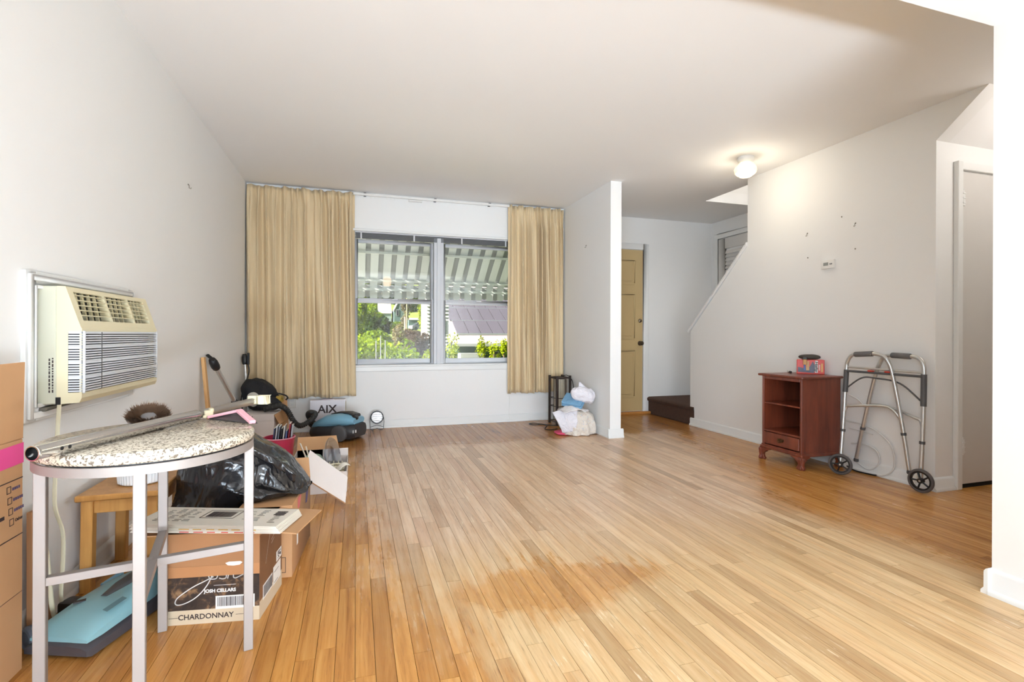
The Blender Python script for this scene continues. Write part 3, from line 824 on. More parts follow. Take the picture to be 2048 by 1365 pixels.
MB().lathe([(0, 0), (.012, .002), (.017, .02), (.016, .04), (.009, .05), (0, .05)], 14, (-.963, 1.988, .33)).build('plug', CREAM, ac, world=True)

# ------------------------------------------------------------------ tall flat moving carton against the wall
bx = thing('moving_carton', 'tall flat brown carton with pink tape standing against the wall', 'box', (-.965, 1.55, 0))
fx = lambda u, v, w=0: Vector((-.925 + w, u, v))
MB().box(-1.0, -.925, 1.25, 1.818, 0, .672).build('body', CARD, bx, world=True, bevel=.003)
MB().hexa([(-.931, 1.25, .672), (-.925, 1.25, .672), (-.925, 1.818, .672), (-.931, 1.818, .672), (-.943, 1.25, .885), (-.937, 1.25, .885), (-.933, 1.842, .892), (-.939, 1.842, .892)]).build('raised_flap', CARD, bx, world=True, bevel=.001)
MB().box(-1.0, -.925, 1.25, 1.818, .672, .674).build('top_fold', CARD2, bx, world=True, smooth=False)
decal('pink_tape', [[(1.25, .594), (1.818, .602), (1.818, .660), (1.25, .654)]], fx, PINK, bx, world=True)
decal('printed_line', [rect(1.25, 1.815, .559, .5615), rect(1.25, 1.815, .397, .3995), rect(1.25, 1.815, .23, .231)], fx, PRINT, bx, world=True)
pol = []
for k in range(4):
    z = .528 - k * .031; u0 = 1.745 + k * .004
    for r_ in (rect(u0, u0 + .018, z, z + .0016), rect(u0, u0 + .018, z + .018, z + .0196), rect(u0, u0 + .0016, z, z + .0196), rect(u0 + .0164, u0 + .018, z, z + .0196)): pol.append(r_)
decal('check_boxes', pol, fx, PRINT, bx, world=True)
fxt = lambda u, v, w=0: Vector((-.925 + w, 1.768 + u, v))
for k, s_ in enumerate(('', '', '', 'Other')):
    if s_: text('checkbox_caption', s_, .0135, lambda u, v, w=0, k=k: fxt(u + k * .004, .538 - k * .031 + v, w), PRINT, bx, world=True, align='LEFT')
decal('checkbox_caption_strokes', [rect(1.769 + k * .004 + j * .009, 1.775 + k * .004 + j * .009, .533 - k * .031, .541 - k * .031) for k in range(3) for j in range(5 - (k == 0))], fx, PRINTB, bx, world=True)
decal('printed_caption', [rect(1.55, 1.735, .462, .472), rect(1.60, 1.712, .43, .437)], fx, PRINT, bx, world=True)
fc = MB().hexa([(-1.018, 1.968, 0), (-.998, 1.968, 0), (-.994, 2.072, 0), (-1.014, 2.072, 0), (-1.0192, 1.968, .41), (-1.006, 1.968, .41), (-1.005, 2.04, .405), (-1.019, 2.04, .405)]).xform(Matrix.Translation((.026, 0, 0)))
tag(fc.build('cardboard_sheet', CARD2, bevel=.001), 'folded brown cardboard sheet between the tall carton and the wall', 'cardboard')

# ------------------------------------------------------------------ round granite side table
TC = Vector((-.555, 1.682, 0)); TR = .258
tb = thing('side_table', 'round side table with speckled granite top and satin steel frame', 'table', TC, math.radians(12))
ztop = .690
MB().lathe([(0, ztop), (TR - .010, ztop), (TR - .003, ztop - .004), (TR, ztop - .011), (TR, ztop - .022), (TR - .003, ztop - .028), (TR - .010, ztop - .030), (0, ztop - .030)], 72).build('granite_top', GRAN, tb, angle=1.0)
MB().lathe([(TR - .002, ztop - .033), (TR - .002, ztop - .056), (TR - .008, ztop - .056), (TR - .008, ztop - .033)], 72, closed=True).build('apron_ring', STEEL, tb, angle=.6)
MB().lathe([(0, ztop - .030), (TR - .012, ztop - .030), (TR - .012, ztop - .034), (0, ztop - .034)], 48).build('gasket', DARK, tb)
LW = .026
for a in (0, 90, 180, 270):
    c_, s_ = math.cos(math.radians(a)), math.sin(math.radians(a))
    px, py = c_ * (TR - LW / 2 - .002), s_ * (TR - LW / 2 - .002)
    MB().box(px - LW / 2, px + LW / 2, py - LW / 2, py + LW / 2, 0, ztop - .05).build('leg', STEEL, tb, bevel=.0015)
rl = TR - LW - .002
for a in (0, 180): MB().bar((math.cos(math.radians(a)) * rl, 0, .322), (0, 0, .322), LW * .9, .022).build('stretcher', STEEL, tb, bevel=.001)
for a in (90, 270): MB().bar((0, math.sin(math.radians(a)) * rl, .322), (0, math.copysign(LW * .45, math.sin(math.radians(a))), .322), LW * .9, .022).build('stretcher', STEEL, tb, bevel=.001)

# telescoping metal rod lying across the table
rd = thing('telescoping_rod', 'long chrome telescoping rod with cream end bracket lying on the table', 'rod', (-.55, 1.8, .706))
A = Vector((-.690, 1.386, .7085)); B = Vector((-.392, 2.216, .7085)); D = (B - A).normalized()
def ring_tube(a, b, r, ri, n=24):
    a = Vector(a); b = Vector(b); d = (b - a); M = d.to_track_quat('Z', 'Y').to_matrix()
    L = d.length
    return MB().lathe([(r, 0), (r, L), (ri, L), (ri, 0)], n, a, M, closed=True)
ring_tube(A, A.lerp(B, .62), .0168, .0150).build('outer_tube', CHROME, rd, world=True)
Bm = A.lerp(B, .60); ring_tube(Bm, B, .0135, .0115).build('inner_tube', mat('dull_tube', (168, 162, 156), .35, .8), rd, world=True)
MB().lathe([(.0152, 0), (.0175, .002), (.0175, .006), (.0165, .008), (.0152, .008)], 24, A, D.to_track_quat('Z', 'Y').to_matrix(), closed=True).build('rim', CHROME, rd, world=True)
MB().lathe([(0, .03), (.0150, .03)], 20, A, D.to_track_quat('Z', 'Y').to_matrix()).build('bore_shade_disc', BLACK, rd, world=True)  # black disc stands in for the shade inside the open tube
MB().bar(A + D * .03, A + D * .05 + Vector((0, 0, .006)), .004, .022).build('spring_clip', ALU, rd, world=True)
side = D.cross(Vector((0, 0, 1))).normalized()
for k in (.055, .075): MB().lathe([(0, .0006), (.0045, .0004), (.0045, -.002)], 12, A + D * k + side * .0166, side.to_track_quat('Z', 'Y').to_matrix()).build('adjust_hole', BLACK, rd, world=True)
cw = MB().box(-.013, .013, -.010, .010, -.008, .012).box(-.018, -.006, -.012, .004, -.012, -.002).box(.004, .016, -.006, .013, .004, .018)
cw.xform(Matrix.Translation(A.lerp(B, .655) + side * .020 + Vector((0, 0, -.002))) @ Matrix.Rotation(.5, 4, 'Z')).build('clip', CREAM, rd, world=True, bevel=.002)
q = MB()
q.box(-.02, .035, -.012, .014, -.014, .004).box(.030, .072, -.016, -.008, -.014, .020).box(.030, .072, .010, .018, -.014, .020).box(.062, .072, -.016, .018, -.014, .020).box(.030, .040, -.016, .018, -.014, .020).box(-.01, .03, -.004, .006, .002, .018)
q.xform(Matrix.Translation(B + Vector((-.01, .0, .004))) @ Matrix.Rotation(-.25, 4, 'Z')).build('end_bracket', mat('ivory_plastic', (240, 232, 200), .45), rd, world=True, bevel=.0025)

# oval dusting brush standing on the table
br = thing('dusting_brush', 'oval dusting brush with brown bristles lying on the granite top', 'brush', (-.615, 1.822, ztop))
Mb = Matrix.Translation((0, 0, .036)) @ Matrix.Rotation(math.radians(17), 4, 'Z') @ Matrix.Rotation(math.radians(62), 4, 'X')
def oval(rx, ry, z, n=40): return [Mb @ Vector((rx * math.cos(2 * math.pi * k / n), ry * math.sin(2 * math.pi * k / n), z)) for k in range(n)]
def oval_shell(profile):
    b_ = MB(); n = 40; vs_ = []
    for rx, ry, z in profile: vs_ += oval(rx, ry, z, n)
    fs_ = [(i * n + k, i * n + (k + 1) % n, (i + 1) * n + (k + 1) % n, (i + 1) * n + k) for i in range(len(profile) - 1) for k in range(n)]
    fs_.append(tuple(range(n))); fs_.append(tuple((len(profile) - 1) * n + k for k in range(n)))
    return b_.add(vs_, fs_)
oval_shell([(.040, .022, -.035), (.056, .034, -.030), (.058, .036, -.014), (.046, .026, -.013), (.030, .012, -.020)]).build('plastic_head', mat('grey_clear_plastic', (128, 120, 116), .3), br)
bs = MB(); rr = random.Random(2)
for k in range(2600):
    a = rr.uniform(0, 2 * math.pi); e = rr.uniform(.38, 1.06)
    p = Vector((.052 * e * math.cos(a), .031 * e * math.sin(a), -.014)); l_ = rr.uniform(.022, .034); sp = rr.uniform(.02, .45)
    d = Vector((math.cos(a) * sp, math.sin(a) * sp, 1)).normalized()
    w_ = Vector((-math.sin(a), math.cos(a), 0)) * .0009
    bs.add([Mb @ (p - w_), Mb @ (p + w_), Mb @ (p + d * l_)], [(0, 1, 2)])
o = bs.build('bristles', mat('brown_bristle', (142, 112, 88), .7, var=.4, scale=80), br, smooth=False); o['kind'] = 'stuff'

# pink handled dustpan on the far rim of the table
dp = thing('dustpan', 'small pink plastic dustpan with dark mouth on the far rim of the granite top', 'dustpan', (-.39, 1.86, ztop))
pk = mat('pink_plastic', (240, 176, 186), .45)
P0, P1, P2 = Vector((-.470, 1.905, .6985)), Vector((-.372, 1.868, .7215)), Vector((-.312, 1.762, .6975))
MB().bar(P0, P1, .020, .009).bar(P1, P2, .020, .011).build('rim', pk, dp, world=True, bevel=.002)
dn = Vector((0, 0, -.003))
MB().hexa([Vector((P0.x, P0.y, .6915)), Vector((P2.x, P2.y, .6915)), Vector((P2.x + .012, P2.y + .012, .6915)), Vector((P0.x + .012, P0.y + .012, .6915)), P0 + dn, P2 + dn, P1 + dn * 2 + Vector((.03, -.02, 0)), P1 + dn * 2 + Vector((-.03, .012, 0))]).build('pan', mat('charcoal_plastic', (62, 56, 56), .5), dp, world=True)

# ------------------------------------------------------------------ low stool with a ramekin
so2 = thing('step_stool', 'low golden wooden stool standing against the wall behind the table', 'stool', (-.86, 2.43, 0))
MB().box(-.990, -.725, 2.24, 2.62, .352, .375).build('seat', OAK, so2, world=True, bevel=.004)
for (x, y) in ((-.985, 2.275), (-.775, 2.275), (-.985, 2.565), (-.775, 2.565)):
    MB().hexa([(x - .003, y - .003, 0), (x + .035, y - .003, 0), (x + .035, y + .035, 0), (x - .003, y + .035, 0), (x, y, .352), (x + .038, y, .352), (x + .038, y + .038, .352), (x, y + .038, .352)]).build('leg', OAK, so2, world=True, bevel=.003)
MB().box(-.947, -.775, 2.284, 2.304, .295, .350).build('rail', OAK, so2, world=True, bevel=.002)
MB().box(-.947, -.775, 2.575, 2.595, .295, .350).build('rail', OAK, so2, world=True, bevel=.002)
MB().box(-.980, -.960, 2.313, 2.565, .295, .350).build('rail', OAK, so2, world=True, bevel=.002)
MB().box(-.760, -.742, 2.313, 2.565, .295, .350).build('rail', OAK, so2, world=True, bevel=.002)
rk = thing('ramekin', 'white ribbed ceramic dish sitting on the wooden stool', 'dish', (-.832, 2.40, .375))
def rk_fn(u, v):
    th = 2 * math.pi * u
    prof_ = [(.0, 0), (.070, 0), (.078, .006), (.080, .03), (.082, .052), (.086, .054), (.086, .066), (.080, .066), (.076, .05), (.072, .012), (.0, .010)]
    i = v * (len(prof_) - 1); a = int(min(i, len(prof_) - 2)); f_ = i - a
    r_ = prof_[a][0] * (1 - f_) + prof_[a + 1][0] * f_; z = prof_[a][1] * (1 - f_) + prof_[a + 1][1] * f_
    if .004 < z < .05 and v < .45: r_ += .0012 * math.cos(44 * th)
    return Vector((r_ * math.cos(th), r_ * math.sin(th), z))
MB().grid(rk_fn, 132, 31, wrap_u=True).build('bowl', mat('white_ceramic', (234, 236, 238), .2), rk, angle=.9)

# ------------------------------------------------------------------ upright vacuum lying on the floor
uv = thing('upright_vacuum', 'teal upright vacuum lying flat under the side table', 'vacuum cleaner', (-.80, 1.98, 0))
ax = Vector((.36, .93, 0)).normalized(); sx = Vector((ax.y, -ax.x, 0))
O = Vector((-.845, 1.872, 0))
def L2(a, s_, z): return O + ax * a + sx * s_ + Vector((0, 0, z))
def loft(sections):
    b_ = MB(); n = len(sections[0]); vs_ = [p for s_ in sections for p in s_]
    fs_ = [(i * n + k, i * n + (k + 1) % n, (i + 1) * n + (k + 1) % n, (i + 1) * n + k) for i in range(len(sections) - 1) for k in range(n)]
    fs_ += [tuple(range(n))[::-1], tuple((len(sections) - 1) * n + k for k in range(n))]
    return b_.add(vs_, fs_)
def sec(a, hw, z0, z1, c=.25): # rounded top section
    pts = [(-hw, z0), (hw, z0), (hw, z0 + (z1 - z0) * .55), (hw * .8, z0 + (z1 - z0) * .88), (hw * .4, z1), (-hw * .4, z1), (-hw * .8, z0 + (z1 - z0) * .88), (-hw, z0 + (z1 - z0) * .55)]
    return [L2(a, s_, z) for s_, z in pts]
loft([sec(-.035, .100, .012, .040), sec(-.02, .104, .006, .050), (sec(.06, .104, .006, .056)), sec(.26, .10, .006, .062), sec(.35, .07, .01, .066), sec(.39, .05, .015, .06)]).build('base', mat('grey_vacuum_plastic', (76, 72, 76), .45), uv, world=True, angle=.8)
loft([sec(-.025, .092, .046, .060), sec(.02, .100, .048, .088), sec(.12, .098, .05, .104), sec(.24, .09, .05, .112), sec(.32, .066, .05, .112), sec(.375, .045, .05, .100)]).build('hood', BLUEU, uv, world=True, angle=.9)
loft([sec(.13, .012, .100, .107), sec(.2, .026, .102, .117), sec(.32, .034, .103, .122), sec(.385, .03, .07, .116)]).build('handle_channel', DGREY, uv, world=True)
loft([[L2(a_, s_ - .05, z_) for s_, z_ in ((-.05, 0), (.05, 0), (.05, .02), (-.05, .02))] for a_, z_ in ((.0, .098),)] + [[L2(.035, s_ - .05, z_) for s_, z_ in ((-.05, .1), (.05, .1), (.05, .102), (-.05, .102))]]) if False else None
fq = frame(L2(.045, .075, .0985), ax * 1 + Vector((0, 0, .10)), -sx)
decal('maker_badge', [rect(0, .075, -.008, .008)], frame(L2(.05, .078, .1005), ax + Vector((0, 0, .05)), -sx + Vector((0, 0, .32))), mat('badge', (96, 128, 134), .4), uv, lift=.003, world=True)
MB().lathe([(0, -.012), (.028, -.012), (.037, -.009), (.038, .004), (.033, .012), (.026, .014), (.024, .010), (0, .010)], 26, L2(.000, -.118, .038), (-ax + (-sx) * .35).to_track_quat('Z', 'Y').to_matrix()).build('wheel', mat('slate_plastic', (88, 92, 104), .45), uv, world=True)
MB().box(-.045, .045, -.028, .028, 0, .055).xform(Matrix.Translation(L2(.17, -.135, .012)) @ Matrix.Rotation(-.35, 4, 'Z')).build('pedal', BLACK, uv, world=True, bevel=.01, seg=2)
MB().bar(L2(.23, -.10, .085), L2(.30, -.085, .10), .02, .012).build('latch', BLUEV, uv, world=True, bevel=.003)
MB().box(-.016, .016, -.008, .008, 0, .004).xform(Matrix.Translation(L2(.10, -.055, .099)) @ Matrix.Rotation(.3, 4, 'Z')).build('switch', DARK, uv, world=True)

# ------------------------------------------------------------------ wine carton
jb = thing('wine_carton', 'open wine carton with dark photograph print and newspapers on top', 'box', (-.607, 1.944, 0), math.atan2(-.046, .293))
jw, jd, jh = .297, .243, .304
tk = .004
MB().box(0, jw, 0, tk, 0, jh).box(0, jw, jd - tk, jd, 0, jh).box(0, tk, tk, jd - tk, 0, jh).box(jw - tk, jw, tk, jd - tk, 0, jh).box(tk, jw - tk, tk, jd - tk, 0, tk).build('body', CARD2, jb, bevel=.001)
MB().hexa([(jw, .0, jh - .004), (jw + .135, -.055, jh + .001), (jw + .165, .17, jh + .001), (jw, jd - .01, jh - .004), (jw, .0, jh), (jw + .135, -.055, jh + .005), (jw + .165, .17, jh + .005), (jw, jd - .01, jh)]).build('flap', CARD, jb)
MB().hexa([(-.10, .02, jh - .012), (0, .0, jh - .004), (0, jd, jh - .004), (-.10, jd - .03, jh - .012), (-.10, .02, jh - .008), (0, .0, jh), (0, jd, jh), (-.10, jd - .03, jh - .008)]).build('flap', CARD, jb)
t = NT('old_photo_print'); n1 = t.noise(t.obj, 26, 4, .6, .8); n2 = t.noise(t.obj, 9, 2)
PH = t.bsdf(t.ramp(t.math('ADD', t.math('MULTIPLY', n1, .7), t.math('MULTIPLY', n2, .3)), [(.36, lin((34, 26, 22))), (.52, lin((62, 46, 36))), (.60, lin((128, 96, 66))), (.72, lin((168, 136, 98)))]), .7)
LAB = mat('label_cream', (206, 188, 160), .7, var=.03)
ff = lambda u, v, w=0: Vector((u, -w, v))            # front
fr_ = lambda u, v, w=0: Vector((jw + w, u, v))       # right side
decal('photo_print', [rect(0, jw, .048, .158)], ff, PH, jb)
decal('label_band', [rect(0, jw, 0, .048)], ff, LAB, jb)
decal('photo_print', [rect(0, jd, .060, .150), rect(0, jd * .97, .150, .285)], fr_, mat('brown_side_print', (122, 84, 54), .7, var=.25, scale=14), jb)
decal('label_band', [rect(0, jd, 0, .060)], fr_, LAB, jb)
WP = mat('white_print', (242, 240, 236), .6)
text('variety_lettering', 'CHARDONNAY', .0245, lambda u, v, w=0: ff(.128 + u, .024 + v, w + .0004), PRINT, jb, bold=.0004)
decal('rule_lines', [rect(.012, .04, .0235, .0245), rect(.222, .27, .0235, .0245)], ff, PRINT, jb, lift=.0014)
text('maker_lettering', 'JOSH CELLARS', .0155, lambda u, v, w=0: ff(.172 + u, .108 + v, w + .0004), WP, jb, bold=.0005)
decal('rule_lines', [rect(.152, .222, .1262, .1272)], ff, WP, jb, lift=.0014)
# handwritten script under the brown tape: long looped descender plus the feet of the letters
def arc(pts, n=8): return [(p.x, p.y) for p in bez([(x, y, 0) for x, y in pts], n)]
sc_l = [arc([(.146, .158), (.132, .130), (.112, .104), (.088, .084), (.060, .071), (.040, .068), (.032, .075), (.038, .090), (.060, .108), (.092, .128), (.122, .142), (.140, .151), (.150, .156)]),
        arc([(.136, .158), (.140, .150), (.150, .148), (.160, .150), (.164, .158)]), arc([(.170, .150), (.180, .147), (.190, .150), (.192, .158)]),
        arc([(.198, .158), (.196, .148)]), arc([(.214, .158), (.215, .150), (.222, .148), (.236, .154), (.244, .158)])]
decal('script_lettering', strokes(sc_l, .0032), ff, WP, jb, lift=.0014)
decal('tape_strip', [rect(0, jw, .158, .1935)], ff, mat('brown_tape', (186, 134, 92), .3), jb)
decal('torn_patch', [[(.188, .200), (.196, .192), (.214, .190), (.234, .192), (.243, .200), (.236, .204), (.2, .204)]], ff, WP, jb, lift=.0014)
bars = [rect(.158, .282, .046, .090)]
decal('barcode_label', bars, ff, mat('white_sticker', (236, 234, 230), .5), jb, lift=.0014)
pol = []; u = .164; rr = random.Random(4)
while u < .276:
    w_ = rr.choice([.0012, .0018, .003]); pol.append(rect(u, u + w_, .055, .086)); u += w_ + rr.choice([.0012, .0018, .0026])
decal('barcode_bars', pol, ff, PRINT, jb, lift=.0022)
decal('barcode_label', [rect(.03, .13, .050, .10), rect(.14, .225, .045, .112), rect(.175, .235, .118, .155)], fr_, mat('white_sticker', (236, 234, 230), .5), jb, lift=.0014)
pol = []; u = .036
while u < .124:
    w_ = rr.choice([.0012, .0018, .003]); pol.append(rect(u, u + w_, .056, .095)); u += w_ + rr.choice([.003, .0045])
for i in range(6):
    for j in range(6):
        if rr.random() < .5: pol.append(rect(.19 + i * .006, .195 + i * .006, .124 + j * .0045, .1275 + j * .0045))
pol += [rect(.148, .19, .052, .0535), rect(.148, .20, .09, .0915)]
decal('barcode_bars', pol, fr_, PRINT, jb, lift=.0022)
decal('script_lettering', strokes([arc([(.06, .165), (.075, .20), (.10, .25), (.115, .285)]), arc([(.115, .25), (.13, .262), (.135, .25), (.15, .27), (.16, .256), (.172, .275)]), [(.12, .225), (.18, .245)], [(.12, .212), (.15, .222)]], .003), fr_, WP, jb)

# newspapers lying on the carton
pap = mat('newsprint', (226, 218, 204), .85, var=.03, scale=12)
nrot = math.atan2(-.172, .495)
for k in range(3):
    lab = ['newspaper with a boxed barcode lying topmost on the wine carton', 'folded newspaper lying in the middle of the stack on the wine carton', 'folded newspaper with red print at its edge, lowest on the wine carton'][k]
    t = thing('newspaper', lab, 'newspaper', (-.462 + .004 * k, 1.992 - .003 * k, .3355 - .0085 * k), nrot + .012 * k, 'newspapers on the wine carton')
    b_ = MB()
    for q in range(3):
        z = -.0078 + q * .0026
        b_.box(-.252 + q * .002, .252 - q * .0015, -.085 + .001 * q, .085, z, z + .0022)
    b_.build('pages', pap, t, smooth=False)
    ft = lambda u, v, w=0: Vector((u, v, w + .0002))
    if k == 0:
        decal('box_border', [rect(-.055, .065, -.02, -.018), rect(-.055, .065, .052, .054), rect(-.055, -.053, -.02, .054), rect(.063, .065, -.02, .054)], ft, PRINT, t)
        pol = []; u = -.04
        while u < .048:
            w_ = rr.choice([.002, .003, .005]); pol.append(rect(u, u + w_, -.008, .042)); u += w_ + rr.choice([.002, .003])
        decal('barcode_bars', pol, ft, PRINT, t)
        pol = []
        for c0 in (-.20, -.165, -.13, -.098, .10, .135, .20):
            for j in range(10):
                if rr.random() < .75: pol.append(rect(c0, c0 + rr.uniform(.012, .026), -.05 + j * .012, -.047 + j * .012))
        decal('printed_columns', pol, ft, mat('grey_print', (150, 144, 136), .8), t)
        decal('headline', [rect(.188, .226, .018 + j * .014, .026 + j * .014) for j in range(3)], ft, PRINT, t)
    if k >= 1:
        fe = lambda u, v, w=0: Vector((u, -.085 - w, v))
        RD = mat('red_print', (206, 78, 60), .7)
        decal('coloured_edge', [rect(-.09 + j * .045 + rr.uniform(0, .01), -.06 + j * .045 + rr.uniform(0, .012), -.006, -.003) for j in range(6)], fe, RD if k == 2 else mat('ochre_print', (206, 160, 70), .7), t, th=.0003)
fz = MB(); rr = random.Random(9)
for k in range(420):
    p = Vector((-.545 + rr.gauss(0, .035), 1.968 + rr.gauss(0, .004) + .018, .300 + abs(rr.gauss(0, .006)))); d = Vector((rr.gauss(0, 1), rr.gauss(-.6, .5), rr.gauss(0, .4))).normalized() * .018
    w_ = Vector((0, 0, .0007)); fz.add([p - w_, p + w_, p + d], [(0, 1, 2)])

# carton behind, with its flaps
b2 = thing('brown_carton', 'brown carton with blue stamp standing behind the wine carton', 'box', (-.30, 2.41, 0), math.atan2(-.032, .419))
x0, x1, y0, y1, zz = -.125, .073, -.215, .215, .285
MB().box(x0, x1, y0, y0 + .004, 0, zz).box(x0, x1, y1 - .004, y1, 0, zz).box(x0, x0 + .004, y0 + .004, y1 - .004, 0, zz).box(x1 - .004, x1, y0 + .004, y1 - .004, 0, zz).box(x0 + .004, x1 - .004, y0 + .004, y1 - .004, 0, .004).build('body', CARD, b2, bevel=.001)
MB().hexa([(x0, y1 - .006, zz), (x1, y1 - .006, zz), (x1, y1, zz), (x0, y1, zz), (x0 + .01, y1 + .012, zz + .09), (x1 - .01, y1 + .012, zz + .09), (x1 - .01, y1 + .017, zz + .09), (x0 + .01, y1 + .017, zz + .09)]).build('flap', CARD, b2)
MB().hexa([(x0, y0, zz), (x1, y0, zz), (x1, y1 - .01, zz), (x0, y1 - .01, zz), (x0, y0, zz + .004), (x1, y0, zz + .004), (x1, y1 - .01, zz + .004), (x0, y1 - .01, zz + .004)]).build('closed_flap', CARD, b2)
f2 = lambda u, v, w=0: Vector((x1 + w, u, v)); f3 = lambda u, v, w=0: Vector((u, y0 - w, v))
decal('blue_stamp', [[(.08, .20), (.12, .195), (.15, .235), (.16, .27), (.10, .275)], ], f2, PRINTB, b2)
decal('red_mark', [[(-.1, .23), (-.06, .235), (-.02, .28), (-.1, .28)]], f2, mat('red_stain', (206, 110, 110), .8), b2)
decal('white_sticker', [rect(-.12, -.095, .09, .21)], f2, WP, b2)
decal('printed_frame', [rect(.0, .05, .02, .022), rect(.0, .05, .08, .082), rect(.0, .002, .02, .082), rect(.048, .05, .02, .082)], f3, PRINT, b2)

# black rubbish bag
bg = thing('rubbish_bag', 'shiny black rubbish bag slumped behind the side table', 'bag', (-.50, 2.44, 0))
t = NT('black_polythene'); cr = t.noise(t.mapping(t.obj, (1, 1, .6), rot=(.4, .5, .2)), 5.0, 2, .4, 1.2); cr2 = t.noise(t.mapping(t.obj, (1.4, 1, .5), rot=(.2, -.6, .4)), 9, 2, .4, 1.6)
t_b = t.math('ADD', cr, t.math('MULTIPLY', cr2, .35))
BAGM = t.bsdf(lin((34, 33, 35)), .16, 0, t_b, .8, .05, IOR=1.6)
def bag_fn(u, v):
    th = 2 * math.pi * u; 
    # centre line and radii by height
    z = [0.005, .06, .14, .22, .30, .38, .46, .52, .555, .57][min(9, int(v * 9))] + (([0.005, .06, .14, .22, .30, .38, .46, .52, .555, .57][min(9, int(v * 9) + 1)]) - ([0.005, .06, .14, .22, .30, .38, .46, .52, .555, .57][min(9, int(v * 9))])) * (v * 9 - int(v * 9))
    def it(tab):
        i = min(8, int(v * 9)); f_ = v * 9 - i; return tab[i] * (1 - f_) + tab[i + 1] * f_
    cx = it([-.58, -.58, -.575, -.565, -.49, -.455, -.45, -.455, -.46, -.46])
    cy = it([2.42, 2.42, 2.42, 2.42, 2.42, 2.43, 2.45, 2.46, 2.47, 2.47])
    rx = it([.09, .125, .14, .150, .235, .255, .225, .17, .10, .0])
    ry = it([.10, .14, .16, .17, .18, .185, .165, .13, .07, .0])
    c_, s_ = math.cos(th), math.sin(th)
    p = Vector((cx + rx * math.copysign(abs(c_) ** .8, c_), cy + ry * math.copysign(abs(s_) ** .8, s_), z))
    k = 1 - abs(nz(p, 7, 3.1)) * 2
    dirn = Vector((c_, s_, .3)).normalized()
    p += dirn * (.030 * nz(p, 4, 1.7) + .030 * (k - .5) * min(1, v * 3)) * (1 if 0 < v < .97 else 0)
    if p.z > .32: p.z -= max(0, p.x + .50) * .48 * min(1, (p.z - .32) / .1)
    p.z = max(p.z, .004)
    if p.x < -.70: p.x = -.70 + (p.x + .70) * .1
    if v < .40: p.x = min(p.x, -.452)
    elif p.x > -.452: p.z = max(p.z, .298)
    if p.y < 2.19: p.y = 2.19
    return p
MB().grid(bag_fn, 110, 80, wrap_u=True).build('bag_body', BAGM, bg, angle=3.2, world=True)
def fold_fn(u, v):
    a = Vector((-.47, 2.285, .545)).lerp(Vector((-.245, 2.30, .385)), u)
    return a + Vector((.0, -.012 * math.sin(3.1 * u) + .006 * math.sin(9 * u), .022 * math.sin(3.14 * u) - .032 * v)) + Vector((.01, -.01, 0)) * nz((u * 6, v, 1), 1)
o = MB().grid(fold_fn, 26, 5).build('rolled_rim', BAGM, bg, angle=3.2, world=True); sm = o.modifiers.new('thickness', 'SOLIDIFY'); sm.thickness = .014

# ------------------------------------------------------------------ window corner pile
tag(MB().hexa([(-.945, 3.905, 0), (-.925, 3.905, 0), (-.925, 3.95, 0), (-.945, 3.95, 0), (-1.012, 3.895, .815), (-.992, 3.895, .815), (-.992, 3.94, .815), (-1.012, 3.94, .815)]).build('wooden_stick', PINE, bevel=.002), 'plain pine stick leaning on the wall past the air conditioner', 'stick')
def wand(name, label, top, bot, r_):
    t_ = thing(name, label, 'vacuum wand', bot)
    T, B_ = Vector(top), Vector(bot); d = (T - B_).normalized(); L = (T - B_).length
    MB().tube([B_ + d * .03, B_ + d * (L * .55)], r_, 14)  .build('lower_tube', ALU, t_, world=True)
    MB().tube([B_ + d * (L * .54), B_ + d * (L - .09)], r_ * .84, 14).build('upper_tube', ALU, t_, world=True)
    M_ = d.to_track_quat('Z', 'Y').to_matrix()
    MB().lathe([(r_ * 1.05, 0), (r_ * 1.35, .005), (r_ * 1.35, .05), (r_ * 1.0, .06)], 14, B_ + d * (L * .52), M_).build('locking_collar', DARK, t_, world=True)
    MB().lathe([(r_ * .9, 0), (r_ * 1.3, .008), (r_ * 1.55, .03), (r_ * 1.5, .07), (r_ * 1.1, .095), (r_ * .8, .1)], 14, B_ + d * (L - .10), M_).build('grip', BLACK, t_, world=True)
    MB().lathe([(0, -.002), (r_ * 1.2, 0), (r_ * 1.25, .03), (r_, .035)], 14, B_ + d * .004, M_).build('end_cuff', DARK, t_, world=True)
    return t_, T, d
w1_, T, d = wand('vacuum_wand', 'chrome vacuum wand with black grip leaning beside the pine stick', (-.990, 4.07, .800), (-.735, 4.52, .012), .019)
MB().bar(T - d * .02 + Vector((.012, -.01, .0)), T + Vector((-.02, -.03, .028)), .022, .02).build('trigger', BLACK, w1_, world=True, bevel=.004)
w2_, T, d = wand('vacuum_wand', 'slim chrome vacuum wand with looped black cord standing in the window corner', (-.992, 5.19, .790), (-.925, 5.10, .012), .016)
MB().box(-.965, -.945, 5.165, 5.185, .69, .80).build('cord_hook', BLACK, w2_, world=True, bevel=.003)
MB().tube(bez([(-.955, 5.165, .70), (-.945, 5.15, .62), (-.975, 5.10, .5), (-.99, 5.08, .42), (-.990, 5.03, .33), (-.972, 4.99, .31), (-.962, 5.0, .36), (-.978, 5.06, .43)]), .006, 8).build('power_cord', BLACK, w2_, world=True)

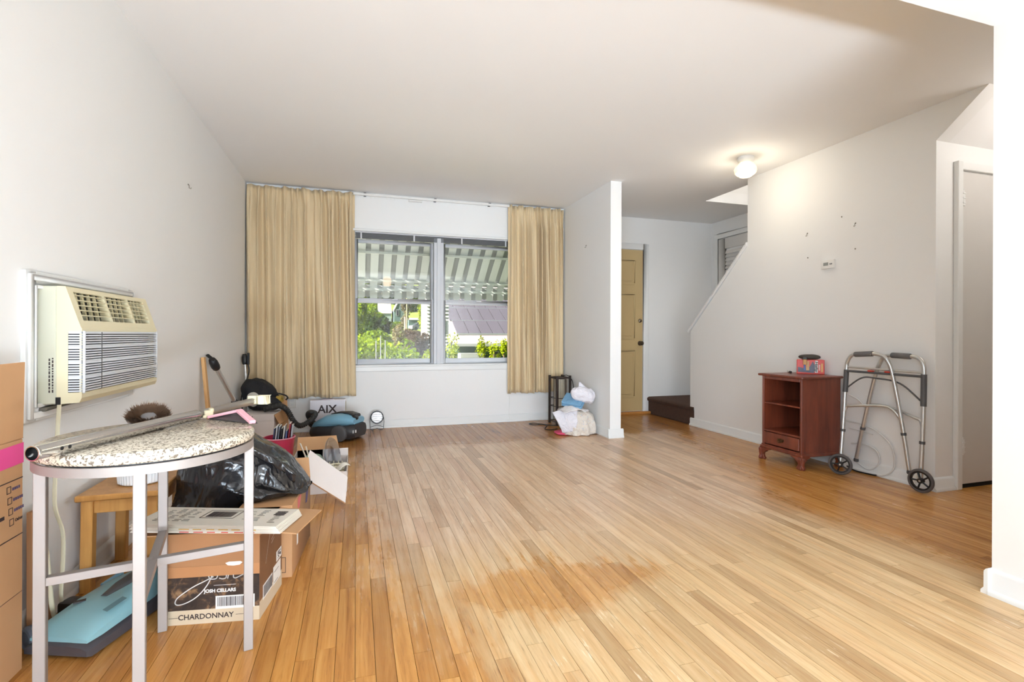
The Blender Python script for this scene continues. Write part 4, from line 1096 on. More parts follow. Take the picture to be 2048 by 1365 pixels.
hb = thing('white_carton', 'white printed carton with open brown flaps under the black bag', 'box', (-.79, 4.83, 0), -.10)
MB().box(-.135, .135, -.125, .125, 0, .292).build('body', CARDW, hb, bevel=.002)
MB().hexa([(.135, -.12, .285), (.139, -.12, .285), (.139, .12, .285), (.135, .12, .285), (.172, -.10, .20), (.176, -.10, .20), (.176, .11, .20), (.172, .11, .20)]).build('flap', CARD, hb)
MB().hexa([(.135, .118, .0), (.21, .112, .0), (.21, .116, .0), (.135, .122, .0), (.135, .118, .37), (.185, .112, .40), (.185, .116, .40), (.135, .122, .37)]).build('flap', CARD, hb)
ffh = lambda u, v, w=0: Vector((u, -.125 - w, v))
text('carton_letter', 'H', .036, lambda u, v, w=0: ffh(-.045 + u, .265 + v, w), PRINT, hb, bold=.001)
decal('faint_caption', [rect(-.085 + j * .012, -.077 + j * .012, .163, .177) for j in range(5)], ffh, mat('grey_print', (150, 144, 136), .8), hb)
MB().box(-.137, .137, -.1275, -.125, .235, .238).build('lid_edge', mat('carton_edge', (196, 184, 172), .8), hb, smooth=False)

bk = thing('black_tote', 'slumped black fabric bag with white lining and gold tape on the white carton', 'bag', (-.82, 5.0, .292))
FAB = mat('black_fabric', (30, 30, 34), .85, var=.3, scale=30, bump=.3, bump_scale=90)
def lump(c, r_, amp, seed, zmin=None, n=36, m=22, freq=6.0, xmax=None, xmin=None, ymax=None, ymin=None, e=.85, shear=(0, 0)):
    def fn(u, v):
        th, ph = 2 * math.pi * u, math.pi * (v - .5)
        cu, su = math.cos(th), math.sin(th); cp, sp = math.cos(ph), math.sin(ph)
        g = lambda q: math.copysign(abs(q) ** e, q)
        p = Vector((g(cu) * g(max(cp, 0)) * r_[0], g(su) * g(max(cp, 0)) * r_[1], g(sp) * r_[2]))
        p.x += shear[0] * p.z; p.y += shear[1] * p.z
        p += Vector(c)
        nrm = Vector((cu * cp, su * cp, sp))
        p += nrm * amp * (nz(p, freq, seed) + .5 * (1 - 2 * abs(nz(p, freq * 2.1, seed + 5)))) * (1 if .02 < v < .98 else 0)
        if zmin is not None: p.z = max(p.z, zmin + .0005 * math.sin(9 * u))
        if xmax is not None: p.x = min(p.x, xmax)
        if xmin is not None: p.x = max(p.x, xmin)
        if ymax is not None: p.y = min(p.y, ymax)
        if ymin is not None: p.y = max(p.y, ymin)
        return p
    return MB().grid(fn, n, m, wrap_u=True)
lump((-.815, 5.02, .42), (.125, .10, .145), .035, 2.0, zmin=.293, xmin=-.985, shear=(-.35, 0)).build('bag_body', FAB, bk, angle=3.2, world=True)
lump((-.735, 4.885, .360), (.085, .045, .045), .02, 4.0, zmin=.296, shear=(.0, 0)).build('side_pocket', FAB, bk, angle=3.2, world=True)
lump((-.868, 4.90, .395), (.055, .03, .062), .012, 6.0, zmin=.296).build('lining', mat('off_white_cloth', (206, 202, 192), .9), bk, angle=3.2, world=True)
MB().lathe([(.012, 0), (.032, 0), (.032, .045), (.012, .045)], 20, (-.672, 4.905, .392), Vector((1, -.3, .1)).to_track_quat('Z', 'Y').to_matrix(), closed=True).build('gold_tape', mat('gold_tape', (176, 146, 64), .35, .3), bk, world=True)
MB().tube(bez([(-.75, 4.93, .43), (-.68, 4.91, .445), (-.61, 4.90, .430), (-.585, 4.9, .405), (-.60, 4.90, .385)]), .012, 8, flat=.5).build('strap', FAB, bk, world=True)

# canister vacuum with its hose
cv = thing('canister_vacuum', 'blue and black canister vacuum with ribbed hose on the floor below the window', 'vacuum cleaner', (-.165, 4.985, 0), math.atan2(-.5, .87))
cv.scale = (1.1, 1.1, 1.08)
def csec(x, hw, z0, z1, top=.5):
    pts = [(-hw * .82, z0), (hw * .82, z0), (hw, z0 + (z1 - z0) * .3), (hw, z0 + (z1 - z0) * .6), (hw * .86, z0 + (z1 - z0) * .86), (hw * top, z1), (-hw * top, z1), (-hw * .86, z0 + (z1 - z0) * .86), (-hw, z0 + (z1 - z0) * .6), (-hw, z0 + (z1 - z0) * .3)]
    return [Vector((x, y, z)) for y, z in pts]
loft([csec(-.225, .06, .035, .09), csec(-.20, .10, .02, .105), csec(-.12, .13, .018, .125), csec(.05, .138, .018, .140), csec(.17, .132, .02, .148), csec(.215, .10, .03, .142)]).build('lower_body', mat('charcoal_vacuum', (46, 44, 46), .4), cv, angle=.9)
loft([csec(-.215, .05, .085, .11), csec(-.17, .095, .098, .150), csec(-.06, .120, .112, .208), csec(.06, .126, .124, .226), csec(.15, .118, .134, .214), csec(.20, .09, .14, .19)]).build('hood', BLUEV, cv, angle=.9)
loft([csec(-.05, .018, .205, .216), csec(.03, .035, .222, .236), csec(.12, .045, .222, .238), csec(.19, .045, .19, .222)]).build('carry_handle', mat('charcoal_vacuum', (46, 44, 46), .4), cv)
MB().lathe([(0, .012), (.022, .012), (.030, .004), (.030, -.02)], 18, (.185, -.03, .20), Vector((.7, 0, .7)).to_track_quat('Z', 'Y').to_matrix()).build('dial', BLACK, cv)
for s_ in (-1, 1):
    m = MB().lathe([(0, .016), (.050, .016), (.060, .012), (.068, .006), (.070, -.012), (.060, -.018), (0, -.018)], 28, (.10, s_ * .142, .071), Matrix.Rotation(math.pi / 2 * s_ * -1, 3, 'X') if s_ > 0 else Matrix.Rotation(math.pi / 2, 3, 'X'))
    m.build('wheel', mat('wheel_grey', (74, 74, 76), .5), cv)
MB().lathe([(0, 0), (.018, 0), (.018, .03), (0, .03)], 12, (-.17, 0, .0)).build('caster', BLACK, cv)
decal('maker_sticker', [rect(-.02, .02, -.012, .012)], frame((.205, -.09, .085), (.25, .97, 0), (0, 0, 1)), WP, cv, lift=.008)
MB().lathe([(.026, 0), (.034, .01), (.034, .06), (.028, .07)], 16, (-.20, 0, .085), Vector((-.8, 0, .6)).to_track_quat('Z', 'Y').to_matrix()).build('hose_coupling', BLACK, cv)
hp = bez([(-.395, 5.13, .135), (-.43, 5.10, .21), (-.405, 5.03, .245), (-.36, 4.985, .235), (-.40, 4.93, .185), (-.48, 4.885, .150), (-.535, 4.87, .20), (-.585, 4.85, .30), (-.64, 4.82, .345), (-.70, 4.79, .340), (-.76, 4.77, .322)], 26)
rs = [.0225 + .0028 * (1 if (k % 4) < 2 else -1) for k in range(len(hp))]
MB().tube(hp, rs, 12).build('hose', mat('black_hose', (46, 45, 44), .5), cv, world=True, angle=1.2)

# AIX carton by the wall
ab = thing('printed_carton', 'white carton lettered AIX standing against the wall under the curtain', 'box', (-.265, 5.33, 0), -.03)
MB().box(-.165, .165, -.052, .052, 0, .325).build('body', mat('lilac_white_carton', (226, 222, 228), .55, var=.02), ab, bevel=.004, seg=2)
MB().box(.1655, .167, -.045, .045, .06, .30).build('brown_side', mat('tan_side', (186, 172, 140), .8), ab, smooth=False)
text('carton_lettering', 'AIX', .108, lambda u, v, w=0: Vector((-.005 + u, -.052 - w, .232 + v)), PRINT, ab, bold=.0022)
MB().box(-.06, .06, -.02, .02, .325, .329).build('handle_slot', PINK if False else mat('lilac_tape', (206, 190, 206), .5), ab, smooth=False)

# small round work lamp on a wire stand
sl = thing('clip_lamp', 'small round lit lamp with black rim on a wire stand by the baseboard', 'lamp', (.205, 5.315, 0), -.12)
Mx = Matrix.Rotation(math.radians(82), 3, 'X')
MB().lathe([(.050, -.035), (.060, -.02), (.066, -.004), (.066, .006), (.058, .006), (.056, -.002)], 30, (0, 0, .128), Mx).lathe([(0, -.045), (.03, -.043), (.050, -.035)], 30, (0, 0, .128), Mx).build('housing', BLACK, sl)
t = NT('lit_lens'); v_ = t.n('ShaderNodeTexWave'); v_.wave_type = 'RINGS'; v_.inputs['Scale'].default_value = 14; v_.inputs['Distortion'].default_value = 6
t.set(v_, 'Vector', t.obj)
MB().lathe([(.057, -.003), (.045, .002), (.02, .005), (0, .006)], 30, (0, 0, .128), Mx).build('lens', t.bsdf(lin((225, 226, 230)), .15, Emission_Color=(1, 1, 1, 1), Emission_Strength=t.math('MULTIPLY', v_.outputs['Fac'], .7)), sl)
for s_ in (-1, 1): MB().tube([(s_ * .066, 0, .128), (s_ * .070, 0, .08), (s_ * .066, -.01, .012), (s_ * .045, -.04, .004)], .0028, 8).build('stand_wire', BLACK, sl)
MB().tube([(-.066, -.01, .03), (0, -.005, .048), (.066, -.01, .03)], .0026, 6).tube([(-.045, -.035, .004), (0, .02, .012), (.045, -.035, .004)], .0028, 6).build('stand_brace', BLACK, sl)

# red tub of magazines
rb = thing('red_tub', 'red plastic tub standing on the floor behind the rubbish bag', 'tub', (-.52, 3.90, 0))
MB().lathe([(0, .004), (.072, .004), (.076, 0), (.080, 0), (.100, .235), (.106, .238), (.106, .246), (.097, .246), (.078, .012), (0, .010)], 28).build('tub_body', mat('red_plastic', (196, 52, 84), .35), rb)
MB().lathe([(.106, .240), (.1085, .243), (.106, .247), (.1035, .243)], 28, closed=True).build('rim_bead', mat('pale_pink_rim', (228, 160, 176), .35), rb)
mc = [(60, 66, 96), (196, 200, 208), (120, 126, 140), (40, 42, 48), (210, 206, 200), (88, 104, 150), (150, 40, 56), (176, 182, 190)]
ml = ['navy', 'silver grey', 'slate grey', 'black', 'off-white', 'steel blue', 'dark red', 'pale grey']
for k in range(8):
    t_ = thing('magazine', '%s magazine standing in the red tub' % ml[k], 'magazine', (-.52 + (k - 3.5) * .0165, 3.90, .014), group='magazines in the red tub')
    h_ = .30 + .02 * math.sin(k * 2.1) + (.03 if k in (2, 6) else 0)
    wv = .085 * math.sqrt(max(.1, 1 - ((k - 3.5) / 4.4) ** 2)) * .85
    Mk = Matrix.Rotation(math.radians(6), 4, 'Y')
    MB().box(-.004, .004, -wv * .8, wv * .8, .02, h_).xform(Mk).build('cover', mat('magazine_cover_%d' % k, mc[k], .35), t_, bevel=.0012)
    MB().box(-.0033, .0033, -wv * .79, wv * .8 - .002, h_ - .001, h_ + .0006).xform(Mk).build('pages', pap, t_, smooth=False)

# open white tray box with odds and ends, and the loose white panel in front of it
tb2 = thing('open_tray_box', 'open shallow white cardboard tray full of household odds and ends', 'box', (-.22, 3.50, 0))
X0, X1, Y0, Y1, Z1 = -.385, -.052, 3.275, 3.72, .128
MB().box(X0, X1, Y0, Y0 + .004, 0, Z1).box(X0, X1, Y1 - .004, Y1, 0, Z1 + .05).box(X0, X0 + .004, Y0 + .004, Y1 - .004, 0, Z1 + .05).box(X1 - .004, X1, Y0 + .004, Y1 - .004, 0, Z1).box(X0 + .004, X1 - .004, Y0 + .004, Y1 - .004, 0, .004).build('tray', CARDW, tb2, world=True, bevel=.001)
MB().hexa([(X0, Y1 - .004, Z1 + .05), (X1 - .06, Y1 - .004, Z1 + .05), (X1 - .06, Y1, Z1 + .05), (X0, Y1, Z1 + .05), (X0, Y1 + .05, Z1 + .13), (X1 - .08, Y1 + .05, Z1 + .13), (X1 - .08, Y1 + .055, Z1 + .13), (X0, Y1 + .055, Z1 + .13)]).build('flap', CARD, tb2, world=True)
c_, s_ = math.cos(YAW), math.sin(YAW)
pn = thing('white_cardboard', 'loose white cardboard panel leaning in front of the open tray', 'cardboard', (-.16, 3.06, 0))
PA, PB, PC, PD = Vector((-.262, 3.225, .284)), Vector((-.046, 3.11, .137)), Vector((-.056, 3.02, .012)), Vector((-.294, 3.105, .162))
nn = (PB - PA).cross(PD - PA).normalized() * .005
if nn.y > 0: nn = -nn
MB().hexa([PA - nn, PB - nn, PC - nn, PD - nn, PA, PB, PC, PD]).build('sheet', CARDW, pn, world=True)
MB().bar(PD - nn * .5, PC - nn * .5, .0052, .006).build('torn_edge', CARD2, pn, world=True)
gp = thing('glass_plate', 'clear glass plate standing on edge in the tray', 'plate', (-.165, 3.578, .02))
Mg = Matrix.Rotation(math.radians(-20), 3, 'Z') @ Matrix.Rotation(math.radians(78), 3, 'Y')
MB().lathe([(0, 0), (.07, .002), (.10, .012), (.118, .022), (.121, .020), (.102, .008), (.07, -.002), (0, -.004)], 40, (0, 0, .14), Mg).build('plate_body', glass_mat('clear_glassware', (.80, .84, .90), .08, .30), gp)
bkt = thing('wicker_basket', 'small white wicker basket tucked in the corner of the tray', 'basket', (-.122, 3.40, .006))
for k in range(8):
    z = .01 + k * .017; r_ = .040 + k * .0009
    pts = [Vector(((r_ + .003 * (1 if (q + k) % 2 else -1)) * math.cos(2 * math.pi * q / 20), (r_ + .003 * (1 if (q + k) % 2 else -1)) * math.sin(2 * math.pi * q / 20), z)) for q in range(20)]
    MB().tube(pts, .0078, 6, closed=True).build('weave_ring', mat('white_wicker', (222, 214, 190), .6, var=.08, scale=30), bkt)
for q in range(10):
    a = 2 * math.pi * q / 10
    MB().tube([(.042 * math.cos(a), .042 * math.sin(a), .0), (.048 * math.cos(a), .048 * math.sin(a), .15)], .003, 6).build('stake', mat('white_wicker', (222, 214, 190), .6), bkt)
for k, (x, y, dx, dy, lab) in enumerate(((-.33, 3.36, .10, .05, 'longer white wooden stick poking out of the tray'), (-.30, 3.40, .07, -.01, 'shorter white wooden stick poking out of the tray'))):
    tag(MB().bar((x + dx, y + dy, .01), (x, y - .0, .30 - .03 * k), .012, .006).build('white_stick', mat('white_wood', (236, 228, 212), .6), bevel=.001), lab, 'stick')
tag(lump((-.26, 3.52, .10), (.07, .09, .09), .02, 12.0, zmin=.006).build('green_cloth', mat('sage_cloth', (150, 172, 150), .9, var=.1), angle=3.2), 'crumpled sage green cloth in the tray beside the plate', 'cloth')
lf = thing('leaflet', 'creased white printed leaflet curling over the tray edge', 'leaflet', (-.09, 3.31, .12))
MB().grid(lambda u, v: Vector((-.125 + .075 * u + .018 * v, 3.325 - .03 * v, .130 + .030 * math.sin(2.4 * u) - .012 * v + .018 * u)), 10, 6).build('paper', pap, lf, world=True, angle=3.2).modifiers.new('thickness', 'SOLIDIFY').thickness = .0012

# ------------------------------------------------------------------ bamboo table lamp and laundry by the partition
tl = thing('lantern_lamp', 'unlit dark wooden lantern lamp with slatted paper shade in the corner', 'lamp', (2.150, 5.150, 0), math.radians(8))
hw = .082
for (x, y) in ((-1, -1), (1, -1), (-1, 1), (1, 1)):
    MB().box(x * hw - .011, x * hw + .011, y * hw - .011, y * hw + .011, 0, .530).build('post', DWOOD, tl, bevel=.002)
for z in (.505, .285, .195, .03):
    for (a, b_) in (((-hw, -hw), (hw, -hw)), ((hw, -hw), (hw, hw)), ((hw, hw), (-hw, hw)), ((-hw, hw), (-hw, -hw))):
        MB().bar((*a, z), (*b_, z), .008, .016 if z > .5 else .006).build('crossbar', DWOOD, tl)
MB().lathe([(.064, .05), (.064, .49), (.061, .49), (.061, .05)], 32, closed=True).build('paper_shade', mat('parchment_shade', (206, 194, 172), .8), tl)
for k in range(22):
    a = 2 * math.pi * k / 22
    MB().box(-.0014, .0014, -.0014, .0014, .045, .495).xform(Matrix.Translation((.0672 * math.cos(a), .0672 * math.sin(a), 0))).build('bamboo_slat', DWOOD, tl, smooth=False)
MB().lathe([(0, .50), (.05, .50), (.05, .51), (0, .51)], 20).build('top_disc', DWOOD, tl)
cdp = bez([(2.16, 5.12, .515), (2.20, 5.08, .536), (2.245, 5.06, .50), (2.27, 5.05, .42), (2.275, 5.05, .30), (2.24, 5.02, .1), (2.15, 5.0, .008), (2.02, 5.02, .006), (1.93, 5.12, .006), (1.86, 5.20, .006), (1.80, 5.17, .006), (1.83, 5.10, .006), (1.92, 5.10, .008), (1.95, 5.02, .006), (1.90, 4.93, .006), (1.86, 4.84, .006), (1.90, 4.79, .006), (1.99, 4.83, .006)], 8)
MB().tube(cdp, .0042, 7).build('power_cord', BLACK, tl, world=True)

def cloth_mat(name, base, spots=None):
    t = NT(name); col = lin(base)
    if spots:
        n1 = t.noise(t.obj, 34, 3, .6, 1); n2 = t.noise(t.obj, 46, 3, .6, 1)
        c1 = t.mix(t.smooth(n1, .58, .68), col, lin(spots[0])); c1 = t.mix(t.smooth(n2, .60, .70), c1, lin(spots[1])); col = c1
    wv_ = t.math('ADD', t.noise(t.obj, 16, 3, .55, 1.6), t.math('MULTIPLY', t.noise(t.obj, 150, 2), .08))
    return t.bsdf(col, .9, 0, wv_, .75, .022)
CW = cloth_mat('white_cotton', (232, 228, 234)); CC = cloth_mat('cream_print_cotton', (226, 216, 204), ((216, 190, 176), (190, 196, 206)))
CBt = cloth_mat('blue_terry', (124, 168, 200)); CP = cloth_mat('pink_cotton', (224, 84, 116)); CS = cloth_mat('white_sheet_cotton', (230, 224, 222), ((222, 208, 206), (206, 208, 220)))
tag(lump((1.985, 4.585, .015), (.115, .085, .016), .007, 21, zmin=.001, e=.7).build('pink_cloth', CP, angle=3.2), 'pink cloth lying lowest in the laundry pile', 'cloth')
def ruffle(p, k): return Vector((nz(p, 9, k), nz(p, 9, k + 3), .6 * nz(p, 11, k + 7))) * .024 + Vector((nz(p, 24, k), nz(p, 24, k + 3), nz(p, 24, k + 7))) * .011
def fold_blanket(u, v):
    # u around the draped side, v from floor up; deep vertical folds toward the partition
    a = -2.75 + 3.0 * u
    f_ = math.sin(u * 30 + 1.2 * v) * (.008 + .020 * u) * (1 - .3 * v)
    rx, ry = .180 + f_ - .03 * v, .170 + f_ - .03 * v
    k = 1 - v ** 5
    z = .004 + .215 * v ** .75 + .012 * math.sin(7 * u + 2)
    p = Vector((2.098 + rx * math.cos(a) * k, 4.60 + ry * math.sin(a) * k, z))
    p += ruffle(p, 3) * min(1, 4 * v)
    p.x = min(p.x, 2.276); p.z = max(p.z, .003)
    return p
bkl = thing('blanket', 'cream printed blanket heaped in folds against the partition', 'blanket', (2.10, 4.60, 0))
lump((2.095, 4.610, .120), (.165, .15, .110), .022, 31, zmin=.034, xmax=2.272, freq=8, e=.75, n=60, m=36).build('heap', CC, bkl, angle=3.2, world=True)
o = MB().grid(fold_blanket, 130, 24).build('draped_folds', CC, bkl, angle=3.2, world=True)
o.modifiers.new('thickness', 'SOLIDIFY').thickness = .006
sht = thing('bed_sheet', 'folded white bed sheet sliding off the front of the laundry pile', 'sheet', (1.94, 4.60, .05))
def sheet_fn(u, v):
    p = Vector((1.852, 4.62, .205)).lerp(Vector((2.07, 4.50, .250)), u)
    q = Vector((1.925, 4.535, .035)).lerp(Vector((2.03, 4.455, .040)), u)
    r_ = p.lerp(q, v); r_ += Vector((-.012, -.030, .014)) * math.sin(math.pi * v) + ruffle(r_, 9) * .7
    return r_
o = MB().grid(sheet_fn, 30, 24).build('sheet_fold', CW, sht, angle=3.2, world=True); o.modifiers.new('thickness', 'SOLIDIFY').thickness = .016
def rump(u, v):
    p = Vector((1.915 + .25 * u, 4.475 + .20 * v, .216 + .060 * math.sin(math.pi * (.15 + .75 * v)) * math.sin(math.pi * (.1 + .8 * u))))
    return p + ruffle(p, 15) * 1.3
o = MB().grid(rump, 40, 34).build('rumpled_fold', CS, sht, angle=3.2, world=True); o.modifiers.new('thickness', 'SOLIDIFY').thickness = .010
bt = thing('bath_towel', 'folded blue terry towel between the white linens', 'towel', (2.06, 4.60, .30))
Mt = Matrix.Translation((2.065, 4.58, .318)) @ Matrix.Rotation(math.radians(-46), 4, 'Z') @ Matrix.Rotation(math.radians(30), 4, 'X') @ Matrix.Rotation(math.radians(6), 4, 'Y')
for k, z in enumerate((-.018, .004, .020)):
    MB().box(-.105, .105 - .008 * k, -.082 + .006 * k, .082, z, z + (.020 if k < 2 else .012)).xform(Mt).build('towel_layer', CBt, bt, world=True, bevel=.008, seg=3)
pc = thing('pillowcase', 'crumpled white pillowcase with a pointed corner on top of the laundry pile', 'pillowcase', (2.165, 4.56, .36))
def pil(u, v):
    th, ph = 2 * math.pi * u, math.pi * (v - .5)
    p = Vector((math.copysign(abs(math.cos(th)) ** .8, math.cos(th)) * math.cos(ph) ** .8 * .135, math.sin(th) * math.cos(ph) ** .8 * .075, math.sin(ph) * .082))
    p = Matrix.Rotation(math.radians(18), 3, 'Y') @ p
    p += Vector((2.150, 4.535, .385))
    p += ruffle(p, 27) * 1.2 * (1 if .02 < v < .98 else 0)
    if p.x > 2.28: p.x = 2.28
    return p
MB().grid(pil, 64, 40, wrap_u=True).build('pillow_cloth', CW, pc, angle=3.2, world=True)
o = MB().grid(lambda u, v: Vector((2.105, 4.55, .512)).lerp(Vector((2.095 + .115 * u, 4.55 - .03 * math.sin(3 * u), .425)), v) + Vector((0, .012 * math.sin(6 * u), 0)) * v, 12, 10).build('pointed_corner', CW, pc, angle=3.2, world=True); o.modifiers.new('thickness', 'SOLIDIFY').thickness = .008

# ------------------------------------------------------------------ mahogany cabinet
cb = thing('bookcase_cabinet', 'small mahogany cabinet with open shelves, one drawer and bracket feet', 'cabinet', (3.27, 3.05, 0))
fx0, bx1, cy0, cy1 = 3.092, 3.462, 2.862, 3.235
def slab(name, *a, **k): return MB().box(*a).build(name, MAHOG, cb, world=True, bevel=k.get('bevel', .002))
slab('top', 3.070, 3.465, 2.838, 3.262, .660, .678, bevel=.006)
slab('side_panel', fx0, bx1, cy0, cy0 + .018, .115, .660); slab('side_panel', fx0, bx1, cy1 - .018, cy1, .115, .660)
slab('back_panel', bx1 - .010, bx1, cy0 + .018, cy1 - .018, .115, .660)
slab('shelf', fx0 + .006, bx1 - .010, cy0 + .018, cy1 - .018, .443, .455); slab('bottom_shelf', fx0 + .002, bx1 - .010, cy0 + .018, cy1 - .018, .226, .240)
slab('top_rail', fx0, fx0 + .02, cy0 + .018, cy1 - .018, .636, .660); slab('base_board', fx0 - .004, bx1, cy0 - .004, cy1 + .004, .108, .122)
dr = slab('drawer', fx0 - .004, fx0 + .03, cy0 + .022, cy1 - .022, .130, .222, bevel=.003)
ym = (cy0 + cy1) / 2
BRS = mat('aged_brass', (96, 72, 46), .35, .8)
MB().prism([(-.032, 0), (-.026, .013), (-.012, .010), (0, .016), (.012, .010), (.026, .013), (.032, 0), (.024, -.012), (.012, -.008), (0, -.018), (-.012, -.008), (-.024, -.012)], lambda u, v, w: Vector((fx0 - .004 - w, ym + u, .178 + v)), .0025).build('handle_plate', BRS, dr, world=True)
MB().tube(bez([(fx0 - .008, ym - .02, .181), (fx0 - .018, ym - .016, .168), (fx0 - .02, ym, .162), (fx0 - .018, ym + .016, .168), (fx0 - .008, ym + .02, .181)]), .0028, 7).build('bail_pull', BRS, dr, world=True)
# moulded plinth
pr_ = [(0, .122), (-.006, .116), (-.012, .104), (-.012, .092), (0, .086)]
slab('plinth', fx0 - .012, bx1, cy0 - .012, cy1 + .012, .090, .110, bevel=.004)
for (x, sxn) in ((fx0 - .012, 1), (bx1, -1)):
    for (y, syn) in ((cy0 - .012, 1), (cy1 + .012, -1)):
        m = MB()
        pf = [(0, .092), (.105, .092), (.088, .080), (.070, .076), (.058, .062), (.042, .056), (.034, .040), (.040, .024), (.050, .012), (.046, 0), (-.010, 0), (-.014, .010), (-.004, .030), (-.010, .060), (-.014, .078)]
        m.prism(pf, lambda u, v, w, x=x, y=y, sxn=sxn, syn=syn: Vector((x + sxn * (w - .0), y + syn * u, v)), .022)
        if sxn > 0: m.prism([(q[0] * .8, q[1]) for q in pf], lambda u, v, w, x=x, y=y, sxn=sxn, syn=syn: Vector((x + sxn * u, y + syn * w, v)), .022)
        m.build('bracket_foot', MAHOG, cb, world=True, bevel=.002)
# red box of bags, scraper brush and marker on the cabinet
hx = thing('bag_box', 'red box of rubbish bags lettered Hefty on the cabinet', 'box', (3.396, 3.066, .678), math.radians(45))
RB = mat('red_carton', (222, 58, 40), .35, var=.05)
MB().box(-.025, .025, -.093, .093, 0, .112).build('carton', RB, hx, bevel=.003)
fh = lambda u, v, w=0: Vector((-.025 - w, -u * .74, v))
decal('picture_panel', [[(-.115, .016), (.03, .010), (.055, .05), (.02, .10), (-.005, .06), (-.06, .045), (-.115, .055)]], fh, mat('grey_bag_print', (112, 112, 128), .5, var=.3, scale=40), hx)
decal('figure_print', [rect(-.062, -.045, .03, .108)], fh, mat('blue_figure_print', (96, 130, 196), .5), hx, lift=.0012)
decal('figure_print', [rect(-.040, -.012, .03, .10)], fh, mat('tan_figure_print', (226, 176, 120), .5), hx, lift=.0012)
decal('name_panel', [rect(.040, .066, .012, .106)], fh, WP, hx, lift=.0012)
text('name_lettering', 'Hefty', .036, lambda u, v, w=0: fh(.053 + v, .060 - u, w + .0012), BLACK, hx, shear=.2, bold=.001)
decal('side_label', [rect(.094, .112, .018, .085)], fh, mat('gold_label', (232, 176, 110), .5), hx, lift=.0012)
decal('side_label', [rect(.074, .086, .03, .075)], fh, mat('pale_label', (236, 200, 190), .5), hx, lift=.0012)
bb = thing('scraper_brush', 'black handled brush with wooden head lying across the red box', 'brush', (3.385, 3.066, .791), math.radians(40))
lump((0, .0, .020), (.022, .075, .020), .003, 3, zmin=.001, e=.9, n=24, m=14).build('handle', mat('taupe_black_grip', (66, 58, 50), .6), bb, angle=3.2)
MB().box(-.048, -.018, .012, .044, .001, .022).build('neck', BLACK, bb, bevel=.004)
MB().box(-.055, -.030, .014, .040, -.040, .002).build('wooden_head', OAK, bb, bevel=.003)
mk = thing('marker_pen', 'black marker pen with white band lying on the cabinet top', 'pen', (3.345, 3.215, .678), math.radians(-35))
Mq = Matrix.Rotation(math.pi / 2, 3, 'X')
MB().lathe([(0, -.055), (.004, -.055), (.0075, -.045), (.008, .0), (.008, .055), (.006, .06), (0, .06)], 14, (0, 0, .0085), Mq).build('barrel', BLACK, mk)
MB().lathe([(.0083, -.03), (.0083, .01)], 14, (0, 0, .0085), Mq).build('label_band', WHITE, mk)

# ------------------------------------------------------------------ folded walking frame against the stair wall
wk = thing('walking_frame', 'folded aluminium walking frame with front wheels leaning on the wall', 'walker', (3.36, 2.5, 0))
F1, F2 = Vector((3.285, 2.716, .085)), Vector((3.395, 2.258, .085))     # bottom of front posts
def side(post, top, rear_tip, grip0, grip1, bend):
    pass
pL = [F1, Vector((3.325, 2.724, .40)), Vector((3.355, 2.730, .72)), Vector((3.358, 2.722, .795)), Vector((3.360, 2.692, .838)), Vector((3.360, 2.640, .850)), Vector((3.366, 2.545, .856)), Vector((3.372, 2.480, .842)), Vector((3.378, 2.448, .80)), Vector((3.388, 2.428, .72)), Vector((3.405, 2.385, .44)), Vector((3.418, 2.340, .10))]
pR = [F2, Vector((3.410, 2.256, .40)), Vector((3.420, 2.256, .72)), Vector((3.422, 2.264, .80)), Vector((3.424, 2.290, .835)), Vector((3.426, 2.340, .846)), Vector((3.430, 2.465, .848)), Vector((3.432, 2.520, .832)), Vector((3.434, 2.552, .78)), Vector((3.436, 2.580, .70)), Vector((3.440, 2.650, .42)), Vector((3.446, 2.726, .085))]
RT = .0125
for pts in (pL, pR):
    MB().tube(bez(pts, 7), RT, 14).build('side_frame', ALU, wk, world=True)
GR = mat('grey_foam_grip', (108, 106, 106), .8, var=.06, scale=40, bump=.3)
for (a, b_) in ((pL[5] + Vector((0, .03, -.003)), pL[6]), (pR[5] + Vector((0, 0, 0)), pR[6])):
    d = (b_ - a)
    MB().tube([a - d * .0, a + d * .03, a + d * .97, a + d], [.0165, .0185, .0185, .0165], 16).build('hand_grip', GR, wk, world=True)
for (p0, p1) in ((pL[1].lerp(pL[2], .55), pL[2].lerp(pL[3], .2)), (pR[1].lerp(pR[2], .42), pR[2].lerp(pR[3], .2))):
    MB().tube([p0, p1], .0165, 14).build('hinge_sleeve', DGREY, wk, world=True)
hL, hR = pL[2] + Vector((-.01, 0, .0)), pR[2] + Vector((-.01, 0, 0))
MB().tube([hL + Vector((0, -.005, .008)), hR + Vector((0, .005, .002))], .0085, 10).build('front_crossbar', DGREY, wk, world=True)
MB().tube([hL + Vector((.012, -.01, .036)), hR + Vector((.012, .01, .026))], .0075, 10).build('upper_crossbar', ALU, wk, world=True)
MB().tube(bez([pL[1].lerp(pL[2], .62), hL + Vector((0, -.12, -.035)), hL.lerp(hR, .42) + Vector((0, 0, -.03)), hR + Vector((0, .14, -.055)), pR[1].lerp(pR[2], .48)], 8), .0055, 8).build('arched_brace', DGREY, wk, world=True)
for (q, yy) in ((.36, 0), (.58, 0)):
    p = hL.lerp(hR, q); MB().box(p.x - .012, p.x + .01, p.y - .018, p.y + .018, p.z + .012, p.z + .022).build('release_tab', mat('red_tab', (196, 60, 44), .5), wk, world=True, bevel=.002)
